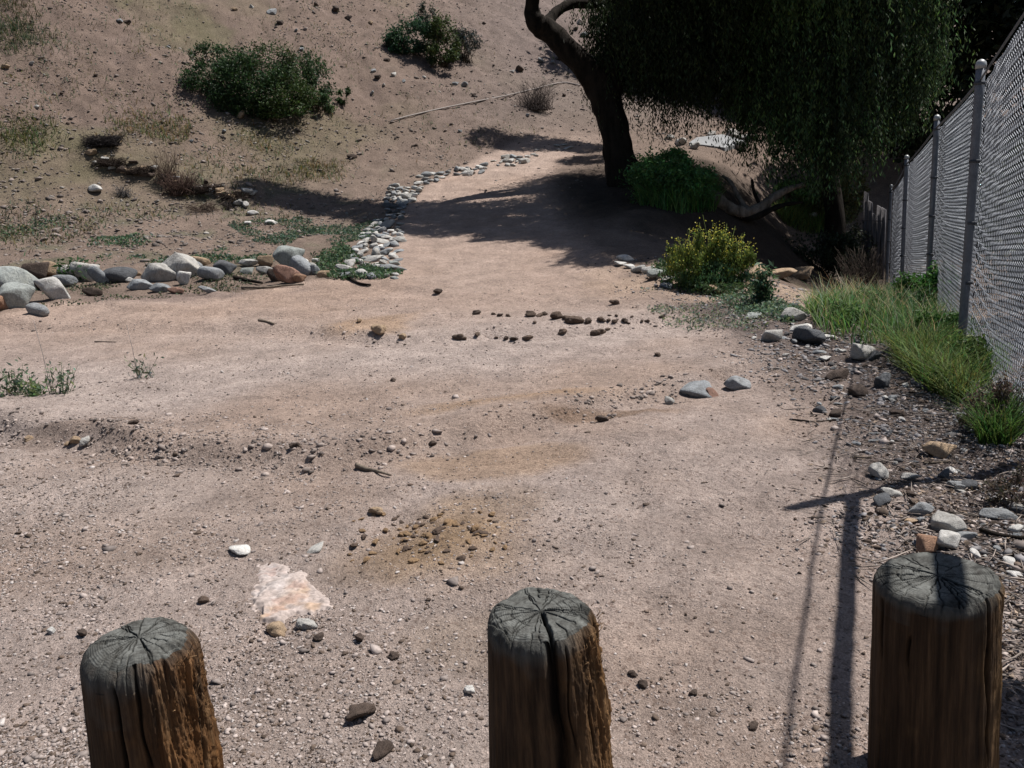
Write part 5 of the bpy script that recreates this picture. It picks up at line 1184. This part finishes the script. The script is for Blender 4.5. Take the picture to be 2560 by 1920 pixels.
dense_tree((13.5, 25), 10, [(-1.5, 0, 4.5, 2.2, 2, 2.2), (.8, 0, 5.5, 2.4, 2, 2.4), (-.5, -.5, 7.2, 2.4, 2, 2), (2.2, -.3, 3.5, 2.0, 1.8, 2.0), (-1.6, -.2, 2.5, 1.6, 1.5, 1.6), (1.5, 0, 8.4, 2.6, 2, 2)], 'dark leafy tree just right of the weeping tree, above the fence', (.016, .026, .012), .14, n=3600)
dense_tree((18, 27), 11, [(-1.5, 0, 5, 2.5, 2, 2.6), (1.2, 0, 6, 2.6, 2, 2.6), (0, -.5, 8.6, 3, 2, 2.6), (-.5, 0, 2.8, 2.4, 2, 2.2), (2.6, 0, 3.8, 2.2, 2, 2.2), (-2.6, 0, 7.5, 2.2, 2, 2.4)], 'dark leafy tree rising behind the fence at the right frame edge', (.020, .034, .015), .14, n=3600)
dense_tree((13.5, 34), 9, [(-1.5, 0, 4.5, 2.2, 1.8, 2.4), (1, 0, 4.5, 2.2, 1.8, 2.4), (0, 0, 7, 2.6, 2, 2.2), (0, -.3, 2.2, 2.4, 1.5, 1.8), (1.5, 0, 2.5, 2, 1.5, 1.8)], 'dense dark tree hidden behind the broad weeping tree', (.012, .020, .009), .14, n=3600)
dense_tree((8.6, 35), 9.5, [(-1.6, 0, 4.2, 1.9, 1.5, 1.9), (1.2, .2, 4.4, 2.1, 1.6, 2.0), (0, 0, 6.8, 3.2, 1.8, 2.2), (-2.6, 0, 6.0, 1.6, 1.5, 2.0), (3.2, .2, 5.2, 1.8, 1.5, 2.6), (5.4, 0, 4.0, 1.8, 1.5, 2.4)], 'dark tree filling the gap behind the leaning tree', (.012, .019, .009), .15, n=3600, trunk=.10)
# scrub on the far side of the fence
for k, (x, y, rx, h) in enumerate([(5.6, 7.2, .9, 1.5), (6.4, 8.8, 1.1, 1.9), (7.4, 10.8, 1.2, 2.1), (8.3, 13.0, 1.3, 2.3), (9.6, 15.6, 1.5, 2.6), (7.9, 8.0, 1.2, 2.4)]):
    bush('scrub_bush', ['low dark bush seen through the nearest fence panel', 'dark bush behind the nearest full fence panel', 'dark bush behind the second fence post', 'dark bush behind the third fence panel', 'dark bush behind the far end of the fence', 'taller dark bush farther behind the nearest fence panel'][k], 'bush', np.array([x, y, gz(x, y)]),
         [(0, 0, h*.45, rx, rx*.9, h*.5, 3600), (.2, .1, h*.75, rx*.7, rx*.7, h*.32, 1600)], .05, (.030, .040, .026), group='bushes on the far side of the fence')
bush('shade_caster_shrub', 'unseen leafy shrub added over the fence to shade the right post', 'shrub', np.array([3.25, 2.55, gz(3.25, 2.55)]),
     [(-.80, -.33, 2.28, .36, .34, .20, 1500), (-.40, -.05, 2.0, .3, .3, .3, 500), (0, 0, 1.3, .6, .6, .8, 1800)], .04, (.05, .075, .03))  # added out of view so that its leaves cast shade on the right post
# ------------------------------------------------------------------ light
sun_d = bpy.data.lights.new('sun', 'SUN'); sun = bpy.data.objects.new('sun', sun_d); COL.objects.link(sun)
sun_d.energy = 5.0; sun_d.angle = math.radians(.53); sun_d.color = (1.0, .955, .90)
sun.rotation_euler = Vector(S).to_track_quat('Z', 'Y').to_euler()
w = bpy.data.worlds.new('World'); SC.world = w; w.use_nodes = True; nt = w.node_tree
sky = nt.nodes.new('ShaderNodeTexSky'); sky.sky_type = 'NISHITA'; sky.sun_disc = False; sky.sun_elevation = SUN_EL; sky.sun_rotation = SUN_AZ
nt.links.new(sky.outputs[0], nt.nodes['Background'].inputs[0]); nt.nodes['Background'].inputs[1].default_value = .05
SC.view_settings.view_transform = 'Standard'; SC.view_settings.look = 'None'; SC.view_settings.exposure = 0.5; SC.view_settings.gamma = 1
SC.render.engine = 'CYCLES'
SC.cycles.max_bounces = 6; SC.cycles.diffuse_bounces = 3; SC.cycles.transmission_bounces = 3
